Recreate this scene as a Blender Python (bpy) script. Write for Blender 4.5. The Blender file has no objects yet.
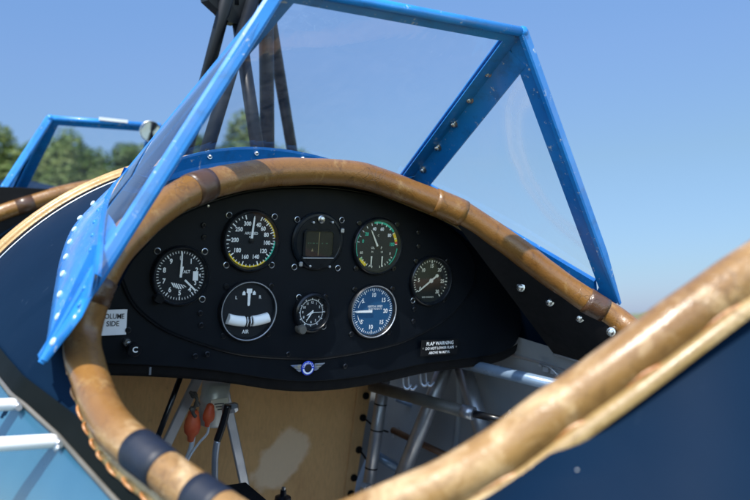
import bpy, math, random
import numpy as np
from mathutils import Vector, Matrix
random.seed(7); rng = np.random.default_rng(11)
sc = bpy.context.scene
COL = sc.collection
PI = math.pi
# ------------------------------------------------------------------ frame of reference
# Everything on the airplane is measured from the centre of its instrument panel
# (x to starboard, y to the nose, z up); the airplane stands nose-up on its tailwheel.
OFF = np.array([0.0, 0.0, 1.85])
NOSE_UP = math.radians(12.6)
CAM = np.array([-.5296, -.9508, .097]); FP = 850.0
PITCH, YAW, ROLL = -.0958, .5773, .0731
def cam_axes():
    cy, sy, cp, sp, cr, sr = math.cos(YAW), math.sin(YAW), math.cos(PITCH), math.sin(PITCH), math.cos(ROLL), math.sin(ROLL)
    fwd = np.array([sy*cp, cy*cp, sp]); right = np.array([cy, -sy, 0]); up = np.cross(right, fwd)
    return right*cr+up*sr, -right*sr+up*cr, fwd
RV, UV, FV = cam_axes()
def ray(u, v): return FV + RV*(u-375)/FP - UV*(v-250)/FP
def at(u, v, Y): d = ray(u, v); return CAM + d*(Y-CAM[1])/d[1]
def atd(u, v, D): return CAM + ray(u, v)*D
def atx(u, v, X): d = ray(u, v); return CAM + d*(X-CAM[0])/d[0]
def cyl(u, v, R, far=False, zc=-.35):
    d = ray(u, v); o = CAM - np.array([0, 0, zc])
    a = d[0]**2+d[2]**2; b = o[0]*d[0]+o[2]*d[2]; c = o[0]**2+o[2]**2-R*R
    q = max(b*b-a*c, 0)**.5
    return CAM + d*((-b+q)/a if far else (-b-q)/a)
def V(*a): return np.array(a, float)
def nrm(a): a = np.asarray(a, float); return a/(np.linalg.norm(a)+1e-12)

# ------------------------------------------------------------------ materials
MATS = {}
def mat(name, col, rough=.5, metal=0., coat=0., spec=.5):
    m = bpy.data.materials.new(name); m.use_nodes = True; MATS[name] = m
    b = m.node_tree.nodes['Principled BSDF']
    b.inputs['Base Color'].default_value = (*col, 1); b.inputs['Roughness'].default_value = rough
    b.inputs['Metallic'].default_value = metal; b.inputs['Coat Weight'].default_value = coat
    b.inputs['Coat Roughness'].default_value = .06; b.inputs['Specular IOR Level'].default_value = spec
    return m
def nodes(m): return m.node_tree.nodes, m.node_tree.links, m.node_tree.nodes['Principled BSDF']
def noise(m, scale, detail=5, rough=.55, dist=0., stretch=None):
    N, L, b = nodes(m)
    t = N.new('ShaderNodeTexCoord'); n = N.new('ShaderNodeTexNoise')
    n.inputs['Scale'].default_value = scale; n.inputs['Detail'].default_value = detail
    n.inputs['Roughness'].default_value = rough; n.inputs['Distortion'].default_value = dist
    if stretch:
        mp = N.new('ShaderNodeMapping'); mp.inputs['Scale'].default_value = stretch
        L.new(t.outputs['Object'], mp.inputs['Vector']); L.new(mp.outputs['Vector'], n.inputs['Vector'])
    else: L.new(t.outputs['Object'], n.inputs['Vector'])
    return n.outputs['Fac']
def ramp(m, fac, stops):
    N, L, b = nodes(m); r = N.new('ShaderNodeValToRGB'); e = r.color_ramp.elements
    while len(e) < len(stops): e.new(.5)
    for el, (p, c) in zip(e, stops):
        el.position = p; el.color = (*c, 1) if len(c) == 3 else c
    L.new(fac, r.inputs['Fac']); return r.outputs['Color']
def mixc(m, fac, a, b_):
    N, L, b = nodes(m); x = N.new('ShaderNodeMix'); x.data_type = 'RGBA'
    for s, val in ((x.inputs[0], fac), (x.inputs[6], a), (x.inputs[7], b_)):
        if isinstance(val, (int, float)): s.default_value = val
        elif isinstance(val, tuple): s.default_value = (*val, 1)
        else: L.new(val, s)
    return x.outputs[2]
def mathn(m, op, a, b_=None):
    N, L, b = nodes(m); x = N.new('ShaderNodeMath'); x.operation = op
    for i, val in enumerate((a, b_)):
        if val is None: continue
        if isinstance(val, (int, float)): x.inputs[i].default_value = val
        else: L.new(val, x.inputs[i])
    return x.outputs[0]
def bump(m, fac, strength, dist=.001):
    N, L, b = nodes(m); x = N.new('ShaderNodeBump'); x.inputs['Strength'].default_value = strength
    x.inputs['Distance'].default_value = dist; L.new(fac, x.inputs['Height'])
    old = b.inputs['Normal'].links
    if old: L.new(old[0].from_socket, x.inputs['Normal'])
    L.new(x.outputs['Normal'], b.inputs['Normal'])
def setc(m, s): nodes(m)[1].new(s, nodes(m)[2].inputs['Base Color'])
def setr(m, s): nodes(m)[1].new(s, nodes(m)[2].inputs['Roughness'])
def varied(name, c0, c1, scale, rough=(.3, .5), bumps=None, **k):
    m = mat(name, c0, **k); n = noise(m, scale)
    setc(m, ramp(m, n, [(.35, c0), (.65, c1)]))
    r = ramp(m, noise(m, scale*2.3), [(.3, (rough[0],)*3), (.7, (rough[1],)*3)]); setr(m, r)
    if bumps: bump(m, noise(m, bumps[0]), bumps[1], bumps[2])
    return m
def worn(m, col, scale, lo, hi, base):
    """specks and chips of another colour over the base colour socket"""
    n = noise(m, scale, 8, .7)
    f = ramp(m, n, [(lo, (0, 0, 0)), (hi, (1, 1, 1))])
    s = mixc(m, f, base, col); setc(m, s); return s

navy = varied('navy_paint', (.0030, .0110, .027), (.0040, .0140, .033), 3, (.42, .5), spec=.06)
blue = mat('sky_blue_paint', (.015, .25, .62), .33, coat=.25)
_b = ramp(blue, noise(blue, 9), [(.25, (.005, .140, .46)), (.5, (.009, .185, .54)), (.75, (.018, .225, .58))])
_g = mixc(blue, ramp(blue, noise(blue, 28, 8, .7), [(.52, (0, 0, 0)), (.72, (.55, .55, .55))]), _b, (.02, .06, .12)); worn(blue, (.46, .50, .54), 95, .615, .68, _g); bump(blue, noise(blue, 14, 3), .25, .003); bump(blue, noise(blue, 160), .12, .0006)
setr(blue, ramp(blue, noise(blue, 30), [(.3, (.24,)*3), (.7, (.44,)*3)]))
lblue = varied('light_blue_paint', (.018, .080, .135), (.030, .105, .165), 6, (.12, .3), coat=.3)
navy.node_tree.nodes['Principled BSDF'].inputs['IOR'].default_value = 1.2
worn(navy, (.035, .055, .085), 60, .64, .78, ramp(navy, noise(navy, 3), [(.35, (.0030, .0110, .027)), (.65, (.0042, .0145, .034))]))
stripe = varied('dark_stripe_paint', (.0022, .0036, .0034), (.004, .0055, .005), 8, (.5, .65), spec=.06)
rivp = varied('rivet_paint', (.30, .44, .58), (.48, .58, .66), 200, (.2, .35), coat=.4)
white_p = varied('white_paint', (.74, .74, .73), (.82, .82, .80), 12, (.3, .5))
black_p = varied('panel_black_paint', (.0022, .0048, .0088), (.0036, .0068, .0118), 25, (.45, .58), spec=.2)
_pb = ramp(black_p, noise(black_p, 6, 5), [(.3, (.0012, .0030, .0058)), (.7, (.0024, .0048, .0086))]); worn(black_p, (.035, .04, .045), 150, .66, .76, _pb)
black_g = mat('bezel_black', (.006, .007, .009), .28)
black_m = varied('matt_black', (.0035, .0038, .0045), (.006, .006, .007), 40, (.65, .8), spec=.2)
pylon_p = varied('dark_enamel', (.0035, .0055, .009), (.007, .009, .012), 18, (.35, .5), spec=.25)
steel = varied('bright_steel', (.50, .50, .49), (.62, .62, .60), 60, (.22, .4), metal=1.)
alu = varied('grey_tube_paint', (.40, .41, .43), (.54, .55, .57), 22, (.28, .42), bumps=(120, .1, .0005), metal=.75)
alu2 = varied('aluminium', (.42, .44, .47), (.52, .54, .57), 30, (.3, .5), metal=.7)
bluetube = varied('blue_grey_tube', (.18, .26, .36), (.25, .34, .45), 20, (.25, .4), metal=.3)
olive = varied('olive_grey_tube', (.085, .08, .066), (.125, .115, .095), 30, (.4, .6))
inner = varied('interior_grey_paint', (.20, .23, .255), (.28, .31, .335), 6, (.45, .65), bumps=(30, .2, .002))
rustbr = varied('brown_rod_finish', (.11, .05, .025), (.17, .085, .04), 30, (.4, .6))
red = varied('red_rubber', (.78, .10, .030), (.88, .16, .05), 60, (.4, .6))
wire = varied('pale_wire', (.62, .62, .60), (.75, .75, .72), 50, (.4, .6))
paper = varied('white_paper', (.78, .78, .80), (.84, .84, .85), 40, (.7, .9))
ink = mat('black_ink', (.01, .01, .012), .6)
dialk = mat('dial_black', (.006, .008, .011), .6, spec=.3)
dialg = mat('dial_dark_green', (.010, .012, .009), .6, spec=.3)
dialb = mat('dial_reflection_blue', (.013, .085, .19), .5, spec=.3)  # blue sky reflection painted into the dial's base colour
wmark = mat('white_marking', (.94, .94, .91), .5)
cream = mat('cream_marking', (.80, .76, .60), .5)
yel = mat('yellow_marking', (.88, .60, .008), .5)
grnd = mat('dim_green_marking', (.01, .07, .04), .5); grn = mat('green_marking', (.008, .52, .32), .5)
redm = mat('red_marking', (.65, .03, .015), .5)
amber = mat('amber_marking', (.20, .15, .06), .5)
emb = mat('emblem_blue', (.015, .06, .62), .3, coat=.4)
silver = varied('pale_gold_metal', (.22, .28, .50), (.55, .50, .34), 200, (.3, .4), metal=.6)
gaugegrey = varied('dark_grey_enamel', (.0035, .0060, .0095), (.0065, .010, .0145), 40, (.25, .4), spec=.25)
mirror = mat('mirror_glass', (.85, .87, .88), .02, metal=1.)
def leather_col(m, c0, c1, c2, lo, hi):
    base = ramp(m, noise(m, 7, 6), [(.3, c0), (.7, c1)])
    wn = noise(m, 30, 9, .68, .6); wl = noise(m, 5, 3)
    f = ramp(m, mathn(m, 'ADD', mathn(m, 'MULTIPLY', wn, .75), mathn(m, 'MULTIPLY', wl, .25)), [(lo, (0, 0, 0)), (hi, (.8, .8, .8))])
    return mixc(m, f, base, c2)
def leather_fin(m, s):
    sc_ = ramp(m, noise(m, 60, 9, .75, 1.2), [(.30, (.45, .40, .36)), (.47, (1, 1, 1))])
    N, L, b = nodes(m); x = N.new('ShaderNodeMix'); x.data_type = 'RGBA'; x.blend_type = 'MULTIPLY'; x.inputs[0].default_value = .85
    L.new(s, x.inputs[6]); L.new(sc_, x.inputs[7])
    # fine cracks and creases, patchy
    tc = N.new('ShaderNodeTexCoord'); ns = N.new('ShaderNodeTexNoise'); ns.inputs['Scale'].default_value = 40; L.new(tc.outputs['Object'], ns.inputs['Vector'])
    va = N.new('ShaderNodeVectorMath'); va.operation = 'MULTIPLY_ADD'; L.new(ns.outputs['Color'], va.inputs[0]); va.inputs[1].default_value = (.02, .02, .02); L.new(tc.outputs['Object'], va.inputs[2])
    vc = N.new('ShaderNodeTexVoronoi'); vc.feature = 'DISTANCE_TO_EDGE'; vc.inputs['Scale'].default_value = 85; L.new(va.outputs[0], vc.inputs['Vector'])
    ck = ramp(m, vc.outputs['Distance'], [(.0, (1, 1, 1)), (.045, (0, 0, 0))]); pm = ramp(m, noise(m, 13, 4), [(.48, (0, 0, 0)), (.66, (.55, .55, .55))])
    ckm = mathn(m, 'MULTIPLY', ck, pm); setc(m, mixc(m, ckm, x.outputs[2], (.05, .025, .010))); bump(m, mathn(m, 'SUBTRACT', 1., ckm), .5, .0008)
    setr(m, ramp(m, noise(m, 34, 6), [(.3, (.22,)*3), (.7, (.44,)*3)]))
    b.inputs['Coat Weight'].default_value = .07; b.inputs['Coat Roughness'].default_value = .2
    bump(m, noise(m, 75, 6, .6, .5), .4, .0012); bump(m, noise(m, 520, 3), .4, .0004)
    v = N.new('ShaderNodeTexVoronoi'); v.inputs['Scale'].default_value = 620; tc = N.new('ShaderNodeTexCoord'); L.new(tc.outputs['Object'], v.inputs['Vector']); bump(m, v.outputs['Distance'], .35, .0003)
def leather(name, c0, c1, c2, lo=.5, hi=.72):
    m = mat(name, c0, .45); leather_fin(m, leather_col(m, c0, c1, c2, lo, hi)); return m
BROWN = ((.145, .063, .0130), (.235, .112, .0265), (.45, .30, .12), .54, .74)
PALE = ((.19, .095, .027), (.31, .175, .058), (.62, .45, .25), .48, .68)
rimm = mat('rim_leather', BROWN[0], .45)
_at = rimm.node_tree.nodes.new('ShaderNodeAttribute'); _at.attribute_name = 'wear'
_wf = ramp(rimm, mathn(rimm, 'ADD', _at.outputs['Fac'], mathn(rimm, 'MULTIPLY', mathn(rimm, 'SUBTRACT', noise(rimm, 20, 6), .5), .9)), [(.3, (0, 0, 0)), (.75, (1, 1, 1))])
leather_fin(rimm, mixc(rimm, _wf, leather_col(rimm, *BROWN), leather_col(rimm, *PALE)))
leath = leather('brown_leather', *BROWN)
leathd = leather('dark_brown_tape', (.055, .026, .013), (.085, .042, .020), (.16, .09, .05), .56, .75)
flapm = leather('tan_leather_flap', (.24, .155, .055), (.36, .24, .10), (.60, .46, .27), .50, .7)
lace = leather('orange_lacing', (.34, .13, .035), (.44, .20, .06), (.66, .47, .27), .48, .68)
navyt = varied('navy_tape', (.0016, .0045, .013), (.003, .007, .019), 60, (.5, .65), bumps=(90, .3, .001))
goldt = leather('gold_leather_edge', (.36, .21, .07), (.48, .30, .11), (.66, .48, .25), .5, .7)
# canvas bulkhead with a pale patch
canv = mat('tan_canvas', (.55, .34, .17), .85, spec=.2)
_n = ramp(canv, noise(canv, 11, 8, .65), [(.25, (.58, .335, .145)), (.42, (.68, .41, .18)), (.6, (.73, .445, .195)), (.8, (.80, .51, .24))])
_w = noise(canv, 260, 2, .5, 0, (1, 1, .25)); bump(canv, _w, .35, .0008); bump(canv, noise(canv, 3.5, 3), .5, .01)
N_, L_, B_ = nodes(canv)
_tc = N_.new('ShaderNodeTexCoord'); _mp = N_.new('ShaderNodeMapping'); L_.new(_tc.outputs['Object'], _mp.inputs['Vector'])
_pc = at(279, 461, .33) + OFF
_mp.vector_type = 'TEXTURE'; _mp.inputs['Location'].default_value = tuple(_pc); _mp.inputs['Scale'].default_value = (.058, 1, .060)
_mp.inputs['Rotation'].default_value = (0, .5, 0)
_ln = N_.new('ShaderNodeVectorMath'); _ln.operation = 'LENGTH'; L_.new(_mp.outputs['Vector'], _ln.inputs[0])
_d = mathn(canv, 'ADD', _ln.outputs['Value'], mathn(canv, 'MULTIPLY', mathn(canv, 'SUBTRACT', noise(canv, 16, 4), .5), 1.3))
_f = ramp(canv, _d, [(.70, (.72, .72, .72)), (.90, (0, 0, 0))])
_sp = ramp(canv, noise(canv, 75, 6, .7), [(.63, (0, 0, 0)), (.76, (.45, .45, .45))]); _n = mixc(canv, _sp, _n, (.22, .13, .065)); _n = mixc(canv, ramp(canv, _w, [(.35, (.16, .16, .16)), (.6, (0, 0, 0))]), _n, (.30, .18, .085))
setc(canv, mixc(canv, _f, _n, (.90, .72, .50)))
def sheet_glass(name, tint, dirt, f0=.045, dcol=(.75, .77, .8), arc=None):
    m = bpy.data.materials.new(name); m.use_nodes = True; N, L = m.node_tree.nodes, m.node_tree.links; N.clear()
    o = N.new('ShaderNodeOutputMaterial'); t = N.new('ShaderNodeBsdfTransparent'); t.inputs[0].default_value = (*tint, 1)
    g = N.new('ShaderNodeBsdfGlossy'); g.inputs['Roughness'].default_value = .03; g.inputs[0].default_value = (.95, .97, 1, 1)
    d = N.new('ShaderNodeAddShader'); d1 = N.new('ShaderNodeBsdfDiffuse'); d2 = N.new('ShaderNodeBsdfTranslucent'); d1.inputs[0].default_value = d2.inputs[0].default_value = (*[c*.55 for c in dcol], 1); L.new(d1.outputs[0], d.inputs[0]); L.new(d2.outputs[0], d.inputs[1])
    lw = N.new('ShaderNodeLayerWeight'); lw.inputs[0].default_value = .5
    p = N.new('ShaderNodeMath'); p.operation = 'POWER'; p.inputs[1].default_value = 4.2; L.new(lw.outputs['Facing'], p.inputs[0])
    q = N.new('ShaderNodeMath'); q.operation = 'MULTIPLY_ADD'; q.inputs[1].default_value = .85; q.inputs[2].default_value = f0; L.new(p.outputs[0], q.inputs[0])
    tc = N.new('ShaderNodeTexCoord'); mp = N.new('ShaderNodeMapping'); mp.inputs['Scale'].default_value = (1, 1, .18)
    n = N.new('ShaderNodeTexNoise'); n.inputs['Scale'].default_value = 24; n.inputs['Detail'].default_value = 8; n.inputs['Distortion'].default_value = 1.5
    L.new(tc.outputs['Object'], mp.inputs[0]); L.new(mp.outputs[0], n.inputs['Vector'])
    r = N.new('ShaderNodeMapRange'); r.inputs[1].default_value = .35; r.inputs[2].default_value = .8; r.inputs[3].default_value = dirt*.3; r.inputs[4].default_value = dirt*2
    L.new(n.outputs['Fac'], r.inputs[0])
    dr = r.outputs[0]
    if arc is not None:
        ds_ = N.new('ShaderNodeVectorMath'); ds_.operation = 'DISTANCE'; L.new(tc.outputs['Object'], ds_.inputs[0]); ds_.inputs[1].default_value = tuple(arc[0])
        n3 = N.new('ShaderNodeTexNoise'); n3.inputs['Scale'].default_value = 14; L.new(tc.outputs['Object'], n3.inputs['Vector'])
        wob = N.new('ShaderNodeMath'); wob.operation = 'MULTIPLY_ADD'; wob.inputs[1].default_value = .02; L.new(n3.outputs['Fac'], wob.inputs[0]); L.new(ds_.outputs['Value'], wob.inputs[2])
        rr_ = N.new('ShaderNodeValToRGB'); R0 = arc[1]+.01; e = rr_.color_ramp.elements
        for _ in range(5): e.new(.5)
        for el, (p, c) in zip(e, [(R0-.024, 0), (R0-.014, .75), (R0-.008, .4), (R0-.002, .45), (R0+.003, 1.), (R0+.007, .25), (R0+.016, 0)]): el.position = p; el.color = (c, c, c, 1)
        L.new(wob.outputs[0], rr_.inputs['Fac'])
        ma = N.new('ShaderNodeMath'); ma.operation = 'MULTIPLY'; L.new(rr_.outputs['Color'], ma.inputs[0]); L.new(n3.outputs['Fac'], ma.inputs[1])
        mm = N.new('ShaderNodeMath'); mm.operation = 'MULTIPLY_ADD'; mm.inputs[1].default_value = arc[2]; L.new(ma.outputs[0], mm.inputs[0]); L.new(dr, mm.inputs[2]); dr = mm.outputs[0]
    m1 = N.new('ShaderNodeMixShader'); m2 = N.new('ShaderNodeMixShader')
    L.new(dr, m1.inputs[0]); L.new(t.outputs[0], m1.inputs[1]); L.new(d.outputs[0], m1.inputs[2])
    L.new(q.outputs[0], m2.inputs[0]); L.new(m1.outputs[0], m2.inputs[1]); L.new(g.outputs[0], m2.inputs[2]); L.new(m2.outputs[0], o.inputs[0])
    return m
pane_g = sheet_glass('clear_acrylic', (.975, .982, .987), .02)
side_g = sheet_glass('scuffed_acrylic_reflection_arcs', (.965, .975, .98), .06, arc=(V(.270, -.226, .114)+OFF, .146, 1.0))  # whitish reflection arcs painted as diffuse rings over the scuffing
dial_g = sheet_glass('gauge_glass', (.98, .985, .99), .010, .04)

# ------------------------------------------------------------------ mesh builder
class MB:
    def __init__(s): s.v = []; s.f = []; s.m = []; s.s = []
    def add(s, v, f, m=0, smooth=False):
        o = len(s.v); s.v.extend([tuple(map(float, p)) for p in v])
        for q in f: s.f.append(tuple(i+o for i in q)); s.m.append(m); s.s.append(smooth)
    def box(s, c, size, ax=None, m=0, bev=0.):
        c = V(*c); ax = np.eye(3) if ax is None else np.array([nrm(a) for a in ax]); h = np.array(size)/2
        b = min(bev, min(h)*.9)
        if b <= 0:
            P = [c+ax.T@(h*V(i, j, k)) for k in (-1, 1) for j in (-1, 1) for i in (-1, 1)]
            s.add(P, [(0, 2, 3, 1), (4, 5, 7, 6), (0, 1, 5, 4), (2, 6, 7, 3), (0, 4, 6, 2), (1, 3, 7, 5)], m); return
        # rounded-edge box: chamfered by pushing each face in
        P = []; idx = {}
        for k in (-1, 1):
            for j in (-1, 1):
                for i in (-1, 1):
                    for a in range(3):
                        q = h-b; q[a] = h[a]; idx[(i, j, k, a)] = len(P); P.append(c+ax.T@(q*V(i, j, k)))
        F = []; I = idx
        for sgn in (-1, 1):
            F.append([I[(sgn, j, k, 0)] for j, k in ((-1, -1), (1, -1), (1, 1), (-1, 1))])
            F.append([I[(i, sgn, k, 1)] for i, k in ((-1, -1), (1, -1), (1, 1), (-1, 1))])
            F.append([I[(i, j, sgn, 2)] for i, j in ((-1, -1), (1, -1), (1, 1), (-1, 1))])
        for a_ in (-1, 1):
            for b_ in (-1, 1):
                F.append([I[(-1, a_, b_, 1)], I[(1, a_, b_, 1)], I[(1, a_, b_, 2)], I[(-1, a_, b_, 2)]])
                F.append([I[(a_, -1, b_, 0)], I[(a_, 1, b_, 0)], I[(a_, 1, b_, 2)], I[(a_, -1, b_, 2)]])
                F.append([I[(a_, b_, -1, 0)], I[(a_, b_, 1, 0)], I[(a_, b_, 1, 1)], I[(a_, b_, -1, 1)]])
        for k in (-1, 1):
            for j in (-1, 1):
                for i in (-1, 1): F.append([I[(i, j, k, a)] for a in range(3)])
        s.add(P, F, m)
    def tube(s, P, r, n=12, closed=False, caps=True, m=0, smooth=True, a0=0, a1=2*PI, up=None):
        P = np.array(P, float); K = len(P); r = np.broadcast_to(np.asarray(r, float), (K,))
        if closed: T = np.roll(P, -1, 0)-np.roll(P, 1, 0)
        else: T = np.gradient(P, axis=0)
        T = T/np.linalg.norm(T, axis=1)[:, None]
        ref = V(0, 0, 1) if up is None else V(*up)
        if abs(T[0]@ref) > .95: ref = V(1, 0, 0)
        N = nrm(ref-T[0]*(ref@T[0])); rings = []; vs = []
        for i in range(K):
            N = nrm(N-T[i]*(N@T[i])); B = np.cross(T[i], N)
            for j in range(n):
                a = 2*PI*j/n; vs.append(P[i]+r[i]*(math.cos(a)*N+math.sin(a)*B))
        F = []
        for i in range(K if closed else K-1):
            i2 = (i+1) % K
            for j in range(n): F.append((i*n+j, i*n+(j+1) % n, i2*n+(j+1) % n, i2*n+j))
        s.add(vs, F, m, smooth)
        if caps and not closed:
            o = len(s.v)-len(vs)
            s.f.append(tuple(o+j for j in reversed(range(n)))); s.m.append(m); s.s.append(False)
            s.f.append(tuple(o+(K-1)*n+j for j in range(n))); s.m.append(m); s.s.append(False)
    def lathe(s, prof, n=32, m=0, c=(0, 0, 0), axis=(0, -1, 0), smooth=False, mats=None):
        """profile of (radius, height along axis)"""
        A = nrm(axis); X = nrm(np.cross(A, V(0, 0, 1) if abs(A[2]) < .9 else V(1, 0, 0))); Y = np.cross(A, X); c = V(*c)
        vs = [c+A*h+r*(math.cos(2*PI*j/n)*X+math.sin(2*PI*j/n)*Y) for r, h in prof for j in range(n)]
        for i in range(len(prof)-1):
            s_ = len(s.v) if i == 0 else s_
            if i == 0: s.v.extend([tuple(p) for p in vs])
            for j in range(n):
                s.f.append((s_+i*n+j, s_+(i+1)*n+j, s_+(i+1)*n+(j+1) % n, s_+i*n+(j+1) % n)); s.m.append(mats[i] if mats else m); s.s.append(smooth)
        for end, rev in ((0, False), (len(prof)-1, True)):
            if prof[end][0] > 1e-6:
                pass
    def grid(s, G, m=0, smooth=True, wrap=False):
        G = np.array(G, float); a, b = G.shape[:2]
        F = [(i*b+j, i*b+(j+1) % b, (i+1)*b+(j+1) % b, (i+1)*b+j) for i in range(a-1) for j in range(b if wrap else b-1)]
        s.add(G.reshape(-1, 3), F, m, smooth)
    def plate(s, poly, d, bev=0., m=0):
        """polygon (Nx3) given thickness along vector d, optional chamfer on the far face"""
        poly = np.array(poly, float); d = V(*d); n = len(poly); c = poly.mean(0)
        rings = [poly]
        if bev > 0:
            dn = nrm(d); t = np.roll(poly, -1, 0)-np.roll(poly, 1, 0); t /= np.linalg.norm(t, axis=1)[:, None]
            inn = np.cross(dn, t); sg = np.sign(((c-poly)*inn).sum(1).sum()); inn *= sg
            rings += [poly+d-dn*bev, poly+d-dn*bev*.3+inn*bev*.3, poly+d+inn*bev]
        else: rings += [poly+d]
        vs = np.concatenate(rings); F = []
        for k in range(len(rings)-1):
            for j in range(n): F.append((k*n+j, k*n+(j+1) % n, (k+1)*n+(j+1) % n, (k+1)*n+j))
        F.append(tuple(range(n))[::-1]); F.append(tuple((len(rings)-1)*n+j for j in range(n)))
        s.add(vs, F, m)
    def build(s, name, mats, parent=None, loc=None, attrs=None):
        me = bpy.data.meshes.new(name); v = np.array(s.v, float)
        if loc is None: v = v+OFF
        me.from_pydata(v.tolist(), [], s.f)
        for mm in (mats if isinstance(mats, (list, tuple)) else [mats]): me.materials.append(mm)
        me.polygons.foreach_set('material_index', s.m); me.polygons.foreach_set('use_smooth', s.s)
        bm_fix(me); me.update()
        o = bpy.data.objects.new(name, me); COL.objects.link(o)
        if parent is not None: o.parent = parent
        if loc is not None: o.location = tuple(V(*loc)+OFF)
        return o
import bmesh
def bm_fix(me):
    bm = bmesh.new(); bm.from_mesh(me); bmesh.ops.recalc_face_normals(bm, faces=bm.faces); bm.to_mesh(me); bm.free()
def put(src, loc, parent, rot=None):
    """another copy of a small part, sharing its mesh"""
    o = src.copy(); COL.objects.link(o); o.parent = parent; o.location = tuple(V(*loc)+OFF)
    if rot is not None: o.rotation_euler = rot
    return o
def spline(P, n, closed=False):
    P = np.array(P, float); K = len(P)
    if closed: Q = np.concatenate([P[-1:], P, P[:2]])
    else: Q = np.concatenate([2*P[:1]-P[1:2], P, 2*P[-1:]-P[-2:-1]])
    segs = K if closed else K-1
    d = np.array([np.linalg.norm(Q[i+2]-Q[i+1])**.5+1e-9 for i in range(segs)])
    out = []
    per = 24
    for i in range(segs):
        p0, p1, p2, p3 = Q[i:i+4]
        for t in np.linspace(0, 1, per, endpoint=False):
            out.append(.5*(2*p1+(p2-p0)*t+(2*p0-5*p1+4*p2-p3)*t*t+(3*p1-p0-3*p2+p3)*t**3))
    out.append(P[0] if closed else P[-1]); out = np.array(out)
    L = np.concatenate([[0], np.cumsum(np.linalg.norm(np.diff(out, axis=0), axis=1))])
    q = np.linspace(0, L[-1], n, endpoint=not closed)
    return np.stack([np.interp(q, L, out[:, k]) for k in range(out.shape[1])], 1)
_txt = {}
def text_geo(t, size, bold=0.):
    k = (t, size, bold)
    if k not in _txt:
        cu = bpy.data.curves.new('lettering', 'FONT'); cu.body = t; cu.size = size; cu.align_x = 'CENTER'; cu.align_y = 'CENTER'
        cu.offset = bold*size; cu.resolution_u = 3
        o = bpy.data.objects.new('lettering', cu); COL.objects.link(o); bpy.context.view_layer.update()
        me = bpy.data.meshes.new_from_object(o)
        _txt[k] = ([tuple(v.co) for v in me.vertices], [tuple(p.vertices) for p in me.polygons])
        bpy.data.objects.remove(o); bpy.data.curves.remove(cu); bpy.data.meshes.remove(me)
    return _txt[k]
def text(mb, t, x, z, size, m=0, y=-.0008, rot=0., bold=.012, sx=1.):
    vs, fs = text_geo(t, size, bold); c, s_ = math.cos(rot), math.sin(rot)
    mb.add([(x+sx*(a*c+b*s_), y, z-a*s_+b*c) for a, b, _ in vs], fs, m)

def tag(o, label=None, cat=None, group=None, kind=None):
    for k, val in (('label', label), ('category', cat), ('group', group), ('kind', kind)):
        if val: o[k] = val
    return o
def empty(name, loc=(0, 0, 0)):
    o = bpy.data.objects.new(name, None); COL.objects.link(o); o.location = loc; o.empty_display_size = .2; return o

# ================================================================== the airplane
plane = empty('training_airplane'); plane.rotation_euler = (NOSE_UP, 0, 0)
tag(plane, 'navy and sky blue open cockpit training airplane with leather rimmed cockpit and blue framed windshield', 'airplane')

# ---- fuselage section
SEC = [np.array([-4.6, -.95, -.75, -.6, -.52, -.45, -.38, -.33, -.29, -.24, -.2]), np.array([.13, .275, .295, .325, .340, .352, .370, .390, .410, .428, .44])]
def sect(Y):
    if Y < -.05:
        return float(np.interp(Y, SEC[0], SEC[1])), float(np.interp(Y, [-4.6, -.95, -.75, -.6, -.5, -.4, -.3], [-.25, -.41, -.39, -.335, -.34, -.35, -.35]))
    if Y <= .3: return .44, -.35
    if Y <= 1.0: t = (Y-.3)/.7; t = t*t*(3-2*t); return .44-.10*t, -.35-.015*t
    t = min(1, (Y-1.0)/.9); return .34+.03*t, -.365-.03*t
def surf(phi, Y, lift=0.):
    R, zc = sect(Y); return V((R+lift)*math.sin(phi), Y, zc+(R+lift)*math.cos(phi))
def para(P):
    R, zc = sect(P[1]); return math.atan2(P[0], P[2]-zc), P[1], math.hypot(P[0], P[2]-zc)-R

# ---- rim path of the rear cockpit
def arcY(u, v):
    X = 0
    for _ in range(60):
        P = at(u, v, -.03-.16*min(1, (X/.36)**2)); X = .5*X+.5*P[0]
    return P
front = [arcY(u, v) for u, v in [(82, 340), (92, 300), (108, 262), (130, 235), (150, 217), (180, 196), (213, 183), (259, 174), (300, 171.5), (352, 174), (387, 183.5), (430, 200), (461, 213), (490, 231), (520, 252), (550, 275), (590, 303), (618, 320)]]
rear = [atd(u, v, D) for u, v, D in [(93, 386, .735), (114, 428, .69), (150, 459, .65), (202, 499, .615), (262, 535, .575), (318, 536, .545), (368, 517, .53), (430, 491, .525), (490, 459, .525), (550, 415, .525), (620, 365, .525), (690, 313, .53), (750, 270, .54), (800, 240, .555)]]
tail = [V(.07, -.635, .078), V(.155, -.60, .052), V(.235, -.535, .0), V(.30, -.45, -.055), V(.345, -.36, -.09), V(.365, -.27, -.098), V(.370, -.22, -.09)]
tail = [surf(math.atan2(p[0], p[2]+.35), p[1], .010) if p[1] > -.6 else p for p in tail]
loop = np.array(list(reversed(front)) + rear + tail)       # starboard front -> top -> port -> aft
NL = 320
RIM = spline(loop, NL, True)
for _ in range(60):
    for w_ in (.5, -.515): RIM = RIM*(1-w_)+(np.roll(RIM, 1, 0)+np.roll(RIM, -1, 0))*(w_/2)
_q = [p for p in RIM if p[0] < -.15 and -.52 < p[1] < -.2]; _q.sort(key=lambda p: p[1])
_y = np.array([p[1] for p in _q]); _r = np.array([math.hypot(p[0], p[2]-sect(p[1])[1]) for p in _q])-.0125
_r = np.minimum(_r, .4385)
SEC = [np.concatenate([[-4.6, -.95, -.75, -.6], _y[::3], [-.13, -.05]]), np.concatenate([[.13, .275, .295, .325], _r[::3], [.437, .44]])]
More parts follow.
